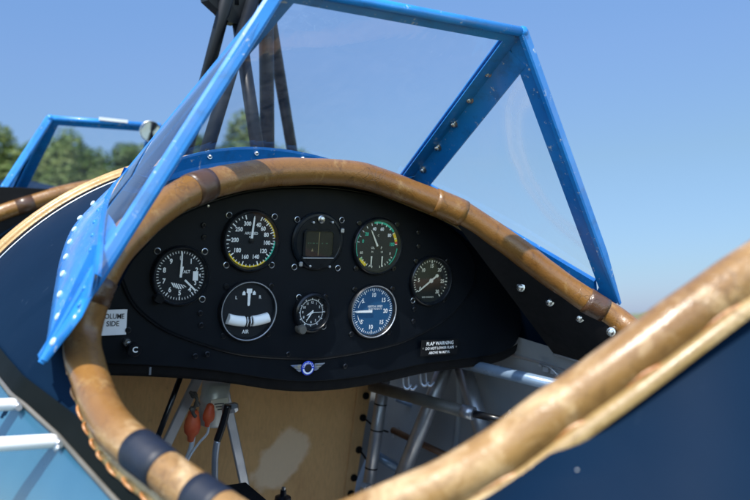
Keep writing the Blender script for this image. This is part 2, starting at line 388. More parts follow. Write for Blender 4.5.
# arc-length fraction of any point on the rim
def rim_i(P): return int(np.argmin(np.linalg.norm(RIM-P, axis=1)))
def rim_px(u, v):
    best, bi = 1e9, 0
    for i, p in enumerate(RIM):
        d = p-CAM; z = d@FV; q = (375+FP*(d@RV)/z-u)**2+(250-FP*(d@UV)/z-v)**2
        if z > 0 and q < best: best, bi = q, i
    return bi
RT = np.roll(RIM, -1, 0)-np.roll(RIM, 1, 0); RT /= np.linalg.norm(RT, axis=1)[:, None]
RN = []
for p in RIM:
    R, zc = sect(p[1]); RN.append(nrm((p[0], 0, p[2]-zc)))
RN = np.array(RN); RO = np.cross(RT, RN); RO /= np.linalg.norm(RO, axis=1)[:, None]
cen = RIM.mean(0)
if ((RIM-cen)*RO).sum() < 0: RO = -RO
RR = np.interp(RIM[:, 1], [-.50, -.2], [.0160, .0168])
for i in range(NL):
    RR[i] += .0003*math.sin(i*.37)+.0002*math.sin(i*.91+1)
iA, iB = rim_px(125, 436), rim_px(815, 222)       # pale part: from low on the port side round the aft edge
lo_, hi_ = min(iA, iB), max(iA, iB)
def tube_part(name, ids, r, m, parent, lift=0., n=20, caps=True):
    mb = MB(); P = RIM[ids]; mb.tube(P, r if np.isscalar(r) else r[ids], n, caps=caps); return mb.build(name, m, parent)
mb = MB(); mb.tube(RIM, RR, 24, closed=True)
rim = mb.build('cockpit_rim', rimm, plane)
tag(rim, 'padded leather rim round the rear cockpit, brown in front and pale tan aft')
vm = np.zeros(NL); vm[lo_:hi_+1] = 1
for _ in range(60): vm = vm*.5+np.roll(vm, 1)*.25+np.roll(vm, -1)*.25
at_ = rim.data.attributes.new('wear', 'FLOAT', 'POINT'); at_.data.foreach_set('value', np.repeat(vm, 24))
# flap and lacing on the outside of the rim
W0 = np.interp(RIM[:, 1], [-.5, -.35], [.0225, .0275])[:, None]; W0 = np.concatenate([W0, W0[:1]])
def flap_pts(ids, w0, w1, lift):
    A = RIM[ids]+RO[ids]*w0-RN[ids]*.0065; B = RIM[ids]+RO[ids]*w1-RN[ids]*(.0085)
    return A, B
ids = np.arange(NL); ids_c = np.append(ids, 0)
mb = MB(); A, B = flap_pts(ids_c, .011, W0, 0); Mx = (A+B)/2+RN[ids_c]*.0008
mb.grid([A-RN[ids_c]*.004, A, Mx, B, B-RN[ids_c]*.006]); mb.build('leather_flap', flapm, rim)
def lacing(i0, i1, off, rad, name='lacing', long=False, seg=(.020, .036), gap=(.006, .016)):
    idx = np.arange(i0, i1) % NL; K = len(idx)*6
    f = np.linspace(0, len(idx)-1, K); P = np.stack([np.interp(f, np.arange(len(idx)), (RIM[idx]+RO[idx]*off-RN[idx]*.0085)[:, k]) for k in range(3)], 1)
    O = np.stack([np.interp(f, np.arange(len(idx)), RO[idx][:, k]) for k in range(3)], 1); Nn = np.stack([np.interp(f, np.arange(len(idx)), RN[idx][:, k]) for k in range(3)], 1)
    mb = MB(); s = np.concatenate([[0], np.cumsum(np.linalg.norm(np.diff(P, axis=0), axis=1))])
    # a row of whip stitches: short fat slanted loops
    step = .0125; T = np.gradient(P, axis=0); T /= np.linalg.norm(T, axis=1)[:, None]
    for q in np.arange(step/2, s[-1], step):
        i = int(np.searchsorted(s, q)); i = min(i, K-1); w = random.uniform(.85, 1.2); jj = random.uniform(-.0006, .0006)
        a = P[i]-T[i]*.0062*w-O[i]*(.0022+jj); b = P[i]+T[i]*.0062*w+O[i]*(.0022-jj)
        mb.tube([a-Nn[i]*.003, a+Nn[i]*.0012, (a+b)/2+Nn[i]*.0032, b+Nn[i]*.0012, b-Nn[i]*.003], np.array([.5, .9, 1., .9, .5])*rad, 8)
    if long:
        mb = MB(); q = .006
        while q < s[-1]-seg[1]-.004:
            Lq = random.uniform(*seg); i, j = int(np.searchsorted(s, q)), int(np.searchsorted(s, q+Lq)); n_ = 9; ii = np.linspace(i, j, n_).astype(int)
            t_ = np.linspace(0, 1, n_)[:, None]; pth = P[ii]+Nn[ii]*(.006*np.sin(t_*PI)**.6-.003)+O[ii]*(.0035*(t_-.5))
            mb.tube(pth, rad*(.55+.5*np.sin(np.linspace(0, 1, n_)*PI)), 8); q += Lq+random.uniform(*gap)
    mb.tube(P-Nn*.001, rad*.55, 6)
    return mb.build(name, lace, rim)
iL0, iL1 = rim_px(86, 330), rim_px(202, 499)
if iL0 > iL1: iL0, iL1 = iL1, iL0
lacing(iL0, iL1, .0258, .0014, long=True, seg=(.010, .024), gap=(.002, .010))
jL0, jL1 = rim_px(300, 536), rim_px(815, 222)
lacing(min(jL0, jL1), max(jL0, jL1), .0148, .0017, long=True, seg=(.030, .055), gap=(.012, .030))
def band(u0, v0, u1, v1, m, name, ex=.0011):
    a, b = sorted((rim_px(u0, v0), rim_px(u1, v1)))
    idx = np.arange(a, b+1); mb = MB(); r = RR[idx]+ex; P = RIM[idx]
    P = np.concatenate([P[:1], P, P[-1:]]); r = np.concatenate([[RR[a]-.001], r, [RR[b]-.001]])
    P[0] -= (P[2]-P[1])*.05; P[-1] += (P[-2]-P[-3])*.05
    mb.tube(P, r, 24, caps=False); return mb.build(name, m, rim)
band(90, 305, 100, 278, leathd, 'leather_strap')
band(191, 190, 211, 184, leathd, 'leather_strap')
band(434, 201, 461, 213, leath, 'leather_strap')
band(587, 300, 606, 313, leathd, 'leather_strap')
band(138, 449, 162, 469, navyt, 'tape_band', .0008); band(194, 494, 222, 510, navyt, 'tape_band', .0008)

# ---- skin: annulus round the rear opening, then plain bays
mb = MB()
YA, YB, PH = -1.0, .292, math.radians(64)
pp = [para(RIM[i]-RN[i]*.011+RO[i]*.004) for i in range(NL)]
cphi, cY = 0., -.30
ann = []
K = 22
for i in range(NL):
    phi, y, dl = pp[i]; dl = min(dl, .0004) if phi < -.62 and y > -.5 else dl; a0 = V(phi*.44, y); c = V(cphi*.44, cY); d = nrm(a0-c)
    tmax = min(((PH*.44 if d[0] > 0 else -PH*.44)-c[0])/d[0] if abs(d[0]) > 1e-9 else 1e9, ((YB if d[1] > 0 else YA)-c[1])/d[1] if abs(d[1]) > 1e-9 else 1e9)
    b = c+d*tmax; col = []
    for k in range(K+1):
        t = k/K; q = a0*(1-t)+b*t; P = surf(q[0]/.44, q[1], dl*(1-t)**2.2); col.append(P)
    ann.append(col)
ann.append(ann[0]); mb.grid(ann)
def bay(y0, y1, p0, p1, ny, np_): mb.grid([[surf(p0+(p1-p0)*j/np_, y0+(y1-y0)*i/ny) for j in range(np_+1)] for i in range(ny+1)])
bay(-4.6, YA, -PH, PH, 30, 30)
F0 = math.radians(56)
bay(.292, .985, F0, PH, 16, 5); bay(.292, .985, -PH, -F0, 16, 5)
bay(.985, 2.0, -PH, PH, 12, 30)
skin = mb.build('fuselage_skin', navy, plane); tag(skin, 'glossy navy blue upper fuselage skin')
# lower sides
S0, S1 = math.radians(58.2), math.radians(63.0)
S1f = lambda y: math.radians(float(np.interp(y, [-.37, -.15], [63.0, 60.7])))
YG = np.concatenate([np.linspace(-4.6, -.7, 30), np.linspace(-.68, .3, 100), np.linspace(.33, 2.0, 30)])
mb = MB()
mb.grid([[surf(S0+(S1f(y)-S0)*j/6, y, .0025) for j in range(7)] for y in YG])
mb.grid([[surf(-(S0+(S1f(y)-S0)*j/6), y, .0025) for j in range(7)] for y in YG])
mb.build('side_stripe', stripe, plane)
mb = MB()
mb.grid([[surf(S1f(y)+(2*PI-2*S1f(y))*j/60, y, .0005) for j in range(61)] for y in YG])
low = mb.build('lower_fuselage_skin', lblue, plane)
mb = MB()
for sg in (-1, 1): mb.tube([surf(sg*(S1f(y)+.002), y, .0025) for y in YG], .0024, 8)
mb.build('trim_strip', olive, plane)
for y in (2.0, -4.6):      # nose and tail closures
    mb = MB(); mb.add([surf(2*PI*j/40, y) for j in range(40)], [tuple(range(40))]); mb.build('end_bulkhead', navy, plane)
# white tubes by the port side
mb = MB()
def rail(px):
    P = spline([cyl(u, v, R_) for u, v, R_ in px], 24); return P
def side_pt(v):      # point on the trim line at picture height v
    c = [surf(-S1f(y)-.01, y, .004) for y in np.linspace(-.6, .3, 200)]; return min(c, key=lambda p: abs(250-FP*((p-CAM)@UV)/((p-CAM)@FV)-v))
for v0, v1, rr, off in ((441, 448, .0062, 0), (405, 408, .0058, 0), (372, 374, .0045, 0)):
    E_ = side_pt(v0); zE = (E_-CAM)@FV; F_ = atd(-90, v1+2, zE-.06); mb = MB(); d_ = nrm(E_-F_)
    mb.tube([F_, F_+(E_-F_)*.5, E_-d_*.004, E_-d_*.001, E_+d_*.001], np.array([1, 1, 1, .85, .5])*rr, 14); ro_ = mb.build('grab_rail', white_p, plane)
    mb = MB(); mb.tube([E_-V(0, .012, 0), E_-V(0, -.012, 0)], .0032, 8); mb.build('rail_bracket', alu2, ro_)
# small screw heads on the skin
def dome(r, h, n=14):
    m_ = MB(); m_.lathe([(r, 0), (r*.97, h*.35), (r*.75, h*.75), (r*.4, h*.95), (0.00001, h)], n, axis=(0, 0, 1), smooth=True); return m_
scr = dome(.0028, .0016).build('skin_screw', steel, skin, loc=(0, 0, -.36))
def orient(o, n): o.rotation_euler = Vector(tuple(n)).to_track_quat('Z', 'Y').to_euler()
def place_on_skin(src, u, v, parent, R=.4405):
    P = cyl(u, v, R); o = put(src, P, parent); orient(o, (P[0], 0, P[2]+.35)); return o
for k, (u, v) in enumerate([(57, 448), (26, 224), (101, 183)]):
    if k == 0:
        P = cyl(u, v, .443); scr.location = tuple(P+OFF); orient(scr, (P[0], 0, P[2]+.35))
    else: place_on_skin(scr, u, v, skin)

from mathutils.bvhtree import BVHTree
_t = BVHTree.FromPolygons([tuple(v.co) for v in skin.data.vertices], [tuple(p.vertices) for p in skin.data.polygons])
for (u, v) in [(577, 470)]:
    h_, n_, _, _ = _t.ray_cast(Vector(tuple(CAM+OFF)), Vector(tuple(nrm(ray(u, v)))))
    if h_ is None: continue
    o = put(scr, V(*h_)-OFF, skin); n_ = V(*n_); orient(o, n_ if n_@(CAM+OFF-V(*h_)) > 0 else -n_); o.scale = (.2, .2, .2)
# ---- gold trimmed aft edge of the front cockpit, and its rim
mb = MB(); A_ = np.linspace(-F0, F0, 61)
arc = [surf(a, .300, .004) for a in A_]
side_l = [surf(-F0, y, .004) for y in np.linspace(.40, .96, 10)]; side_r = [surf(F0, y, .004) for y in np.linspace(.40, .96, 10)]
mb.tube(arc, .0062, 10); mb.tube([surf(a, .311, .006) for a in A_], .0046, 8)
mb.grid([[surf(a, .292, .003) for a in A_], [surf(a, .292, .0055) for a in A_], [surf(a, .284, .0048) for a in A_], [surf(a, .284, .001) for a in A_]])
fr = mb.build('front_cockpit_edge', goldt, plane); tag(fr, 'tan leather trim along the aft edge of the front cockpit')
mb = MB(); mb.tube([surf(a, .281, .0018) for a in A_], .0022, 8); mb.build('edge_channel', black_m, fr)
mb = MB(); mb.tube([surf(a, .274, .0008) for a in A_], .0013, 6); mb.build('edge_wire', alu2, fr)
fl = [at(u, v, 1.0) for u, v in [(-26, 226), (0, 213), (30, 203), (60, 194), (95, 187)]]
frn = [V(-.33, .50, -.14), V(-.33, .70, -.155), V(-.315, .90, -.15)]+fl
frn = frn+[V(-p[0], p[1], p[2]) for p in reversed(frn)]
mb = MB(); mb.tube(spline(frn, 90), .0175, 16); fr2 = mb.build('front_cockpit_rim', leath, plane); tag(fr2, 'brown leather rim at the front of the front cockpit')
q = spline(frn, 90); i0 = int(np.argmin(np.linalg.norm(q-at(26, 204, 1.0), axis=1))); mb = MB(); mb.tube(q[i0-1:i0+2], .0186, 16); mb.build('leather_strap', leathd, fr2)
# interior of the front cockpit
mb = MB(); mb.box((0, 1.0, -.25), (.5, .01, .5)); mb.build('front_firewall', black_m, plane)

# ---- windshield
def windshield(name, TL, TR, BL, BR, FL, FR, s=1., rear=True, port_base=None):
    bulge = .018*s
    def side_pane(T, Bt, Fr, sg):
        G = []; curve = port_base if (sg < 0 and port_base is not None) else None; bl = bulge if curve is None else bulge*.25
        n = nrm(np.cross(Bt-T, Fr-T)); n = n if n[0]*sg > 0 else -n
        for i in range(13):
            a = i/12; P0 = T*(1-a)+Bt*a; P1 = T*(1-a)+Fr*a; row = []
            for j in range(11):
                b = j/10; q = P0*(1-b)+P1*b if curve is None else T*(1-a)+curve[j]*a; row.append(q+n*bl*4*a*(1-b)*b*1.0+n*bl*a*(1-a))
            G.append(row)
        return np.array(G), n
    up = V(0, 0, 1)
    frame = MB()
    def strip(P, Q, dP, dQ, w, off, n, th=.0016):
        """flat strip from edge P-Q towards dP/dQ of width w, offset along n"""
        P = np.array(P); Q = np.array(Q)
        v = [P+n*off, Q+n*off, Q+nrm(dQ)*w+n*off, P+nrm(dP)*w+n*off]; v2 = [x+n*th for x in v]
        frame.add(v+v2, [(0, 1, 2, 3), (7, 6, 5, 4), (0, 4, 5, 1), (1, 5, 6, 2), (2, 6, 7, 3), (3, 7, 4, 0)])
    w = .021*s
    for T, Bt, Fr, sg in ((TL, BL, FL, -1), (TR, BR, FR, 1)):
        G, n = side_pane(T, Bt, Fr, sg)
        e = nrm(Bt-T); d = nrm((Fr-T)-e*((Fr-T)@e))
        t2 = T+e*.012*s
        for off in (.0022*s, -.0038*s): strip(t2-e*.01*s, Bt, d, d, w, off, n)
        nb_ = n; d0 = d
        sec = [(-.004, -.007), (-.0055, -.0045), (-.0055, .0055), (-.0035, .0085), (.0, .0085), (.002, .006), (.002, -.006), (.0005, -.008)]
        frame.grid([[Q+d0*(a*s*k_)+nb_*(b*s*k_) for a, b in sec] for Q, k_ in ((T+e*.001*s, .95), (T*.2+Bt*.8, 1.), (Bt+e*.003*s, .35))], smooth=False, wrap=True)
        frame.add([Bt+e*.003*s+d0*(a*s*.35)+nb_*(b*s*.35) for a, b in sec], [tuple(range(8))])
        # post between side and front pane: two flats meeting at a ridge, inside and outside
        e2 = nrm(Fr-T); ds = nrm((Bt-T)-e2*((Bt-T)@e2)); oT = TR if sg < 0 else TL
        df = nrm((oT-T)-e2*((oT-T)@e2)); nf = nrm(np.cross(df, e2)); nf = nf if nf[1] > 0 else -nf
        for off in (.002*s, -.0042*s):
            strip(T+e2*.030*s, Fr, ds, ds, .029*s, off, n); strip(T+e2*.004*s, Fr, df, df, .021*s, off, nf)
        frame.tube([T, Fr], .0034*s, 8)
        frame.lathe([(.00001, -.0075*s), (.005*s, -.0058*s), (.0072*s, -.002*s), (.0072*s, .002*s), (.005*s, .0058*s), (.00001, .0075*s)], 14, c=T, axis=(0, 0, 1), smooth=True)
        # solid gusset in the lower aft corner of the side pane
        hb = .016 if not (sg < 0 and port_base is not None) else .006
        gg = .13 if hb > .01 else .10
        for off in (.0028*s, -.0042*s):
            pa, pb, pc = (Bt+(T-Bt)*gg, Bt+(Fr-Bt)*gg*.7, Bt) if hb > .01 else (Bt+(T-Bt)*.28, G[-1][2], Bt); k0 = len(frame.v)
            frame.add([x+n*(off+dd) for dd in (0, .0014*s) for x in (pa, pb, pc)], [(0, 1, 2), (5, 4, 3), (0, 3, 4, 1), (1, 4, 5, 2), (2, 5, 3, 0)])
        # foot of the post
        strip(Fr-e2*.025*s, Fr+e2*.004*s, df*.5+ds*.1, df+e2*.55, .026*s, -.006*s, nf)
        # bottom edge of the side pane
        base = [p-up*(.014 if hb > .01 else 0)*s*4*(k/10)*(1-k/10) for k, p in enumerate(G[-1])]
        row1 = [p+nrm(T-p)*hb*s-n*.003*s for p in base]; row2 = [p+nrm(T-p)*hb*s+n*.003*s for p in base]
        base = base[1:]; row1, row2 = row1[1:], row2[1:]
        lo1 = [p-n*.003*s-up*.012*s for p in base]; lo2 = [p+n*.003*s-up*.012*s for p in base]
        frame.grid([lo1, row1, row2, lo2], smooth=False)
    # top bar
    frame.tube([TL, TR], .0062*s, 12)
    df = nrm((FL+FR)/2-(TL+TR)/2); nf = nrm(np.cross(TR-TL, df)); nf = nf if nf[1] > 0 else -nf
    for off in (.002*s, -.0042*s): strip(TL+(TR-TL)*.03, TR-(TR-TL)*.03, df, df, .0155*s, off, nf)
    # curved bottom frame of the front pane, standing on the fuselage
    P = []
    for i in range(25):
        t = i/24; q = FL*(1-t)+FR*t
        q = q+V(0, (.05*s)*4*t*(1-t), 0)
        phi, y, dl = para(q); R_, zc_ = sect(y); z = zc_+math.sqrt(max((R_+(.010 if rear else .0))**2-q[0]**2, 0)); z = z*(1-abs(2*t-1)**6)+q[2]*abs(2*t-1)**6
        P.append(V(q[0], q[1], z))
    P = np.array(P); e_ = V(0, -.010*s, .015*s)
    frame.grid([P+V(0, .012, -.012), P+V(0, .010, .002), P+e_+V(0, .003, 0), P+e_, P-V(0, .004, .004), P-V(0, .004, .014)], smooth=False)
    fo = frame.build('windshield_frame' if rear else 'front_windshield_frame', blue, plane)
    for T, Bt, Fr, sg in ((TL, BL, FL, -1), (TR, BR, FR, 1)):
        G, n = side_pane(T, Bt, Fr, sg); g = MB(); g.grid(G); g.build('side_pane', side_g if rear else pane_g, fo)
    g = MB(); G = []
    for i in range(13):
        a = i/12; G.append([(TL*(1-t)+TR*t)*(1-a)+(P[k]+e_*.7)*a for k, t in ((k, k/24) for k in range(25))])
    g.grid(G, smooth=False); g.build('front_pane', pane_g, fo)
    return fo, P
TL, TR = at(282, -14, -.1825), at(522, 32, -.1825)
BL, BR = at(43, 360, -.188), at(619, 302, -.172)
FL, FR = at(122, 179, .11), at(409, 181, .11)
outer = [(44, 360), (48, 336), (51.5, 312), (55.5, 286), (61, 258), (73, 228), (95, 203), (120, 180)]
innr = [(47, 362), (70, 333), (90, 303), (98, 270), (100.5, 240), (106, 212), (114, 190), (123, 178)]
Oc = spline([cyl(u, v, .4425) for u, v in outer], 30); Ic = spline([cyl(u, v, R_) for (u, v), R_ in zip(innr, (.4525, .459, .468, .478, .482, .474, .461, .452))], 30)
wf, wP = windshield('windshield', TL, TR, BL, BR, FL, FR, port_base=spline(Ic[2:], 11))
tag(wf, 'sky blue metal frame of the rear windshield')
s2 = 1.05
TL2, TR2 = at(50, 118, 1.05), at(158, 126, 1.05)
BL2 = at(-28, 238, 1.03); BR2 = V(-BL2[0], BL2[1], BL2[2]); FL2 = V(-.16, 1.25, -.055); FR2 = V(.16, 1.25, -.055)
wf2, _ = windshield('front_windshield', TL2, TR2, BL2, BR2, FL2, FR2, s2, rear=False)
tag(wf2, 'smaller sky blue windshield frame of the front cockpit')
# bare metal patch on the far top bar
mb = MB(); a, b = at(99, 118.5, 1.045), at(127, 121.5, 1.045); d = nrm(b-a); mb.box((a+b)/2+V(0, -.004, 0), (np.linalg.norm(b-a), .006, .007), (d, (0, 1, 0), np.cross(d, (0, 1, 0)))); mb.build('white_patch', white_p, wf2)
# screws up the post
nutm = MB(); nutm.lathe([(.0046, 0), (.0046, .0009), (.0031, .0011), (.0031, .0032), (.0024, .0045), (.0012, .0052), (.00001, .0054)], 12, axis=(0, 0, 1))
nut = nutm.build('dome_nut', steel, wf, loc=(0, 0, 0))
e2 = nrm(FR-TR); first = True
def on_post(u, v):
    # the post's inner face: plane through the ridge, facing aft
    dsn = nrm((BR-TR)-e2*((BR-TR)@e2)); n = nrm(np.cross(e2, dsn)); d = ray(u, v); return CAM+d*(((TR-CAM)@n)/(d@n)), n
for (u, v) in [(507.4, 43.6), (489.7, 71), (471.7, 97.6), (455.9, 122), (439.7, 145.5), (425, 167.8)]:
    P, n = on_post(u, v); n = n if n@(CAM-P) > 0 else -n
    o = nut if first else put(nut, P, wf); o.location = tuple(P+n*.004+OFF); orient(o, n); o.scale = (1.3,)*3; first = False
# screws along the curved bottom frame
for (u, v) in [(206, 164), (255, 158.5), (301, 157.5), (345, 161)]:
    t = np.argmin([abs(375+FP*((p-CAM)@RV)/((p-CAM)@FV)-u) for p in wP]); P = wP[t]+V(0, -.008, .006); o = put(nut, P, wf); orient(o, (0, -.9, .4)); o.scale = (.75,)*3

# flange of the windshield lying on the skin, with rivets
mb = MB(); rows = []
for k in range(9):
    t = k/8; rows.append(Oc*(1-t)+Ic*t)
rows = np.array(rows)
for k in range(9):       # keep the sheet on the skin's curve
    for i in range(30):
        p = rows[k, i]; r = math.hypot(p[0], p[2]+.35); rr = .4435+(math.hypot(Ic[i][0], Ic[i][2]+.35)-.4435)*(k/8)**1.0; rows[k, i] = V(p[0]*rr/r, p[1], -.35+(p[2]+.35)*rr/r)
# the lower part of the sheet runs in under the port bar
_e = nrm(BL-TL); row9 = Ic.copy()
for i in range(30):
    w_ = min(1, max(0, (15-i)/4)); q_ = TL+_e*((Ic[i]-TL)@_e)+V(-.004, .004, 0); row9[i] = Ic[i]*(1-w_)+q_*w_
rows = np.concatenate([rows, row9[None]])
edge = np.array([[p[0]*.9935, p[1], -.35+(p[2]+.35)*.9935] for p in rows[0]])
def flange(sg):
    mb = MB(); R_ = np.concatenate([edge[None], rows])
    R_ = R_*np.array([sg, 1, 1]); mb.grid(R_); return mb
fl_o = flange(1).build('windshield_flange', blue, plane); tag(fl_o, 'riveted sky blue sheet flange of the windshield')
_fm = fl_o.data; FLB = BVHTree.FromPolygons([tuple(v.co) for v in _fm.vertices], [tuple(p.vertices) for p in _fm.polygons])
def on_flange(u, v):
    h_ = FLB.ray_cast(Vector(tuple(CAM+OFF)), Vector(tuple(nrm(ray(u, v)))))
    if h_[0] is None: return cyl(u, v, .444), V(-1, 0, .6)
    n_ = V(*h_[1]); n_ = n_ if n_@(CAM+OFF-V(*h_[0])) > 0 else -n_
    return V(*h_[0])-OFF, n_
riv = dome(.0041, .0027).build('rivet', rivp, fl_o, loc=(0, 0, 0)); first = True
for (u, v) in [(93, 203.5), (80, 218), (74.5, 229.5), (70, 242), (66, 257), (63, 274), (60, 294.5), (58, 317), (53.5, 342)]:
    P, n_ = on_flange(u, v)
    o = riv if first else put(riv, P, fl_o); o.location = tuple(P+OFF); orient(o, n_); first = False
rivb = dome(.0026, .0016).build('rivet', blue, fl_o, loc=(0, 0, 0)); first = True
for (u, v) in [(106, 197), (98, 210), (94.5, 222), (92.5, 235), (90.5, 250), (88, 266), (84, 288), (79, 305)]:
    P, n_ = on_flange(u, v)
    o = rivb if first else put(rivb, P, fl_o); o.location = tuple(P+OFF); orient(o, n_); first = False
# rivets on the outer strip of the port bar
n_l = nrm(np.cross(BL-TL, FL-TL)); n_l = n_l if n_l[0] < 0 else -n_l
eL = nrm(BL-TL); dL = nrm((FL-TL)-eL*((FL-TL)@eL))
for k in range(9):
    P = TL+(BL-TL)*(.06+.104*k)+dL*.011+n_l*.004; o = put(rivb, P, wf); orient(o, n_l)

# ---- pylon of tubes between the cockpits
mb = MB()
apx = at(238, -14, .36)
legs = [((226, 2), .34, (186, 156), .50), ((252, 2), .34, (204, 160), .26), ((238, 20), .36, (259, 160), .26), ((266, 10), .36, (267.5, 158), .42), ((268, 6), .36, (293, 156), .52)]
pyl = None
for k, (a, ya, b, yb) in enumerate(legs):
    A, B = at(*a, ya), at(*b, yb); B = B+(B-A)*.12; A = A-(B-A)*.06
    m_ = MB(); m_.tube([A, B], .0105 if k not in (3,) else .0125, 14)
    if pyl is None:
        g = MB(); P0 = [at(u, v, .345) for u, v in [(205, -14), (262, -14), (262, -2), (250, 12), (238, 24), (229, 22), (221, 12), (208, 0)]]
        g.plate(P0, (0, .03, 0)); g.tube([at(233, -20, .36), at(233, 6, .36)], .016, 12)
        pyl = g.build('wire_pylon', pylon_p, plane); tag(pyl, 'dark steel tube pylon between the two cockpits')
    m_.build('pylon_leg', pylon_p, pyl)
# ---- round mirror on the front windshield
mc = at(150.5, 131.5, .97); mb = MB(); ax = nrm(nrm(CAM-mc)*.75+V(-.1, -.6, .03))
mb.lathe([(.00001, -.006), (.018, -.004), (.0238, 0), (.0242, .003), (.0225, .0042), (.0215, .003)], 28, c=mc, axis=ax, smooth=True); mo = mb.build('rear_view_mirror', pylon_p, plane)
mb = MB(); mb.lathe([(.0216, .0028), (.00001, .0030)], 28, c=mc, axis=ax); mb.build('mirror_glass', mirror, mo)
mb = MB(); mb.lathe([(.0228, .0042), (.0236, .0048), (.0243, .0042)], 28, c=mc, axis=ax); mb.build('mirror_ring', steel, mo)
mb = MB(); mb.tube([mc-ax*.004, mc+V(.01, .05, .0), TR2+V(-.01, 0, -.01)], .004, 8); mb.build('mirror_arm', pylon_p, mo)

# ---- instrument panel
def flat(pts, Y): return [at(u, v, Y) for u, v in pts]
bot = [(500, 262), (512, 286), (520, 310), (521, 330), (515, 345), (505, 351), (490, 355.5), (460, 359.5), (425, 364), (395, 370.5), (360, 377), (330, 380.5), (300, 381.5), (270, 379), (235, 373.5), (200, 369), (160, 366), (113, 364), (84, 364)]
B3 = flat(bot, -.001); xr = B3[0][0]; xl = B3[-1][0]
ang0 = math.atan2(xl, B3[-1][2]+.35); arcp = []
for k in range(40):
    a = (-62+ (62+36)*k/39)*PI/180; p = V(.431*math.sin(a), -.001, -.35+.431*math.cos(a))
    if p[0] < B3[0][0]+.004 and p[2] > B3[-1][2]+.01: arcp.append(p)
outl = np.array(spline(B3, 90).tolist()+[p.tolist() for p in arcp])
mb = MB(); mb.plate(outl+V(0, .004, 0), (0, -.004, 0), .0012); panel = mb.build('instrument_panel', black_p, plane); tag(panel, 'black instrument panel with gauges, placards and screws')
bs = spline(flat(bot[4:], .012), 60); mb = MB()
mb.grid([bs+V(0, -.006, .004), bs+V(0, -.004, -.008), bs+V(0, 0, -.0135), bs+V(0, .010, -.0145), bs+V(0, .014, -.008)]); mb.build('panel_lower_flange', black_m, panel)
oval = [(119, 268), (123, 284), (131, 301), (144, 315), (166, 330), (200, 343), (242, 354), (300, 358), (331, 356.5), (382, 347), (412, 337), (448, 316), (468, 292), (474, 271), (468, 249), (450, 230), (420, 212), (385, 198), (340, 189), (300, 187), (255, 190), (215, 200), (180, 214), (150, 231), (130, 249)]
ov = spline(flat(oval, -.001), 120, True)
mb = MB(); mb.plate(ov, (0, -.005, 0), .0022); sub = mb.build('shock_mounted_subpanel', black_p, panel)
mb = MB(); t_ = np.roll(ov, -1, 0)-np.roll(ov, 1, 0); mb.tube(ov+V(0, -.0015, 0), .0022, 8, closed=True); mb.build('subpanel_edging', black_g, panel)
YS = -.006
# small screws on the panel
psm = MB(); psm.lathe([(.0034, 0), (.0034, .0009), (.0026, .0015), (.0013, .0016), (.0012, .0009), (.00001, .0009)], 16)
ps = psm.build('panel_screw', black_g, panel, loc=(0, 0, 0)); first = True
for (u, v) in [(203.5, 225), (204, 237), (200, 313), (201, 325), (195, 356), (207, 354), (418, 232), (418, 246), (414, 309), (413, 321), (288, 354), (128, 330), (345, 366)]:
    P = at(u, v, YS if 215 > v-0 or v < 345 else -.005); o = ps if first else put(ps, P, panel); o.location = tuple(P+V(0, -.0005, 0)+OFF); first = False
pssm = MB(); pssm.lathe([(.0020, 0), (.0020, .0008), (.0014, .0016), (.00001, .0018)], 12)
pss = pssm.build('panel_screw', steel, panel, loc=at(208, 206, YS))
# ---- gauges
msm = MB(); msm.lathe([(.0040, 0), (.0040, .0010), (.0034, .0013), (.0030, .0009), (.00001, .0007)], 18, mats=[0, 0, 0, 1])
msmd = MB(); msmd.lathe([(.0038, 0), (.0038, .0008), (.0030, .0015), (.0012, .0016), (.0010, .0008), (.00001, .0008)], 16)
SCREW = {'b': msm.build('mounting_screw', [steel, black_m], plane, loc=(0, 0, 0)), 'd': msmd.build('mounting_screw', black_g, plane, loc=(0, 0, 0))}
PROTO_USED = {'b': False, 'd': False}
def add_screw(kind, P, parent):
    if not PROTO_USED[kind]: o = SCREW[kind]; o.parent = parent; PROTO_USED[kind] = True
    else: o = SCREW[kind].copy(); COL.objects.link(o); o.parent = parent
    o.location = P; return o
def ang(a): a = math.radians(a); return math.sin(a), math.cos(a)
YD = -.0012       # dial face, in front of the sub-panel
class Dial(MB):
    def disc(s, r, m=0, y=YD, n=48): s.add([(r*math.cos(2*PI*j/n), y, r*math.sin(2*PI*j/n)) for j in range(n)], [tuple(range(n))], m)
    def tick(s, a, r0, r1, w, m=1, y=YD-.0004):
        x, z = ang(a); t = (z, -x); s.add([(x*r+t[0]*q, y, z*r+t[1]*q) for r, q in ((r0, -w/2), (r0, w/2), (r1, w/2), (r1, -w/2))], [(0, 1, 2, 3)], m)
    def arc(s, a0, a1, r0, r1, m=1, y=YD-.0003, n=24):
        P = []
        for k in range(n+1):
            x, z = ang(a0+(a1-a0)*k/n); P += [(x*r0, y, z*r0), (x*r1, y, z*r1)]
        s.add(P, [(2*k, 2*k+1, 2*k+3, 2*k+2) for k in range(n)], m)
    def num(s, t, a, r, size, m=1, bold=.030, sx=.9): x, z = ang(a); text(s, t, x*r, z*r, size, m, YD-.0005, 0, bold, sx)
    def txt(s, t, x, z, size, m=1, bold=None, sx=.9): text(s, t, x, z, size, m, YD-.0005, 0, (.022 if size > .0047 else .010) if bold is None else bold, sx)
    def poly(s, P, m=1, y=YD-.0006): s.add([(x, y, z) for x, z in P], [tuple(range(len(P)))], m)
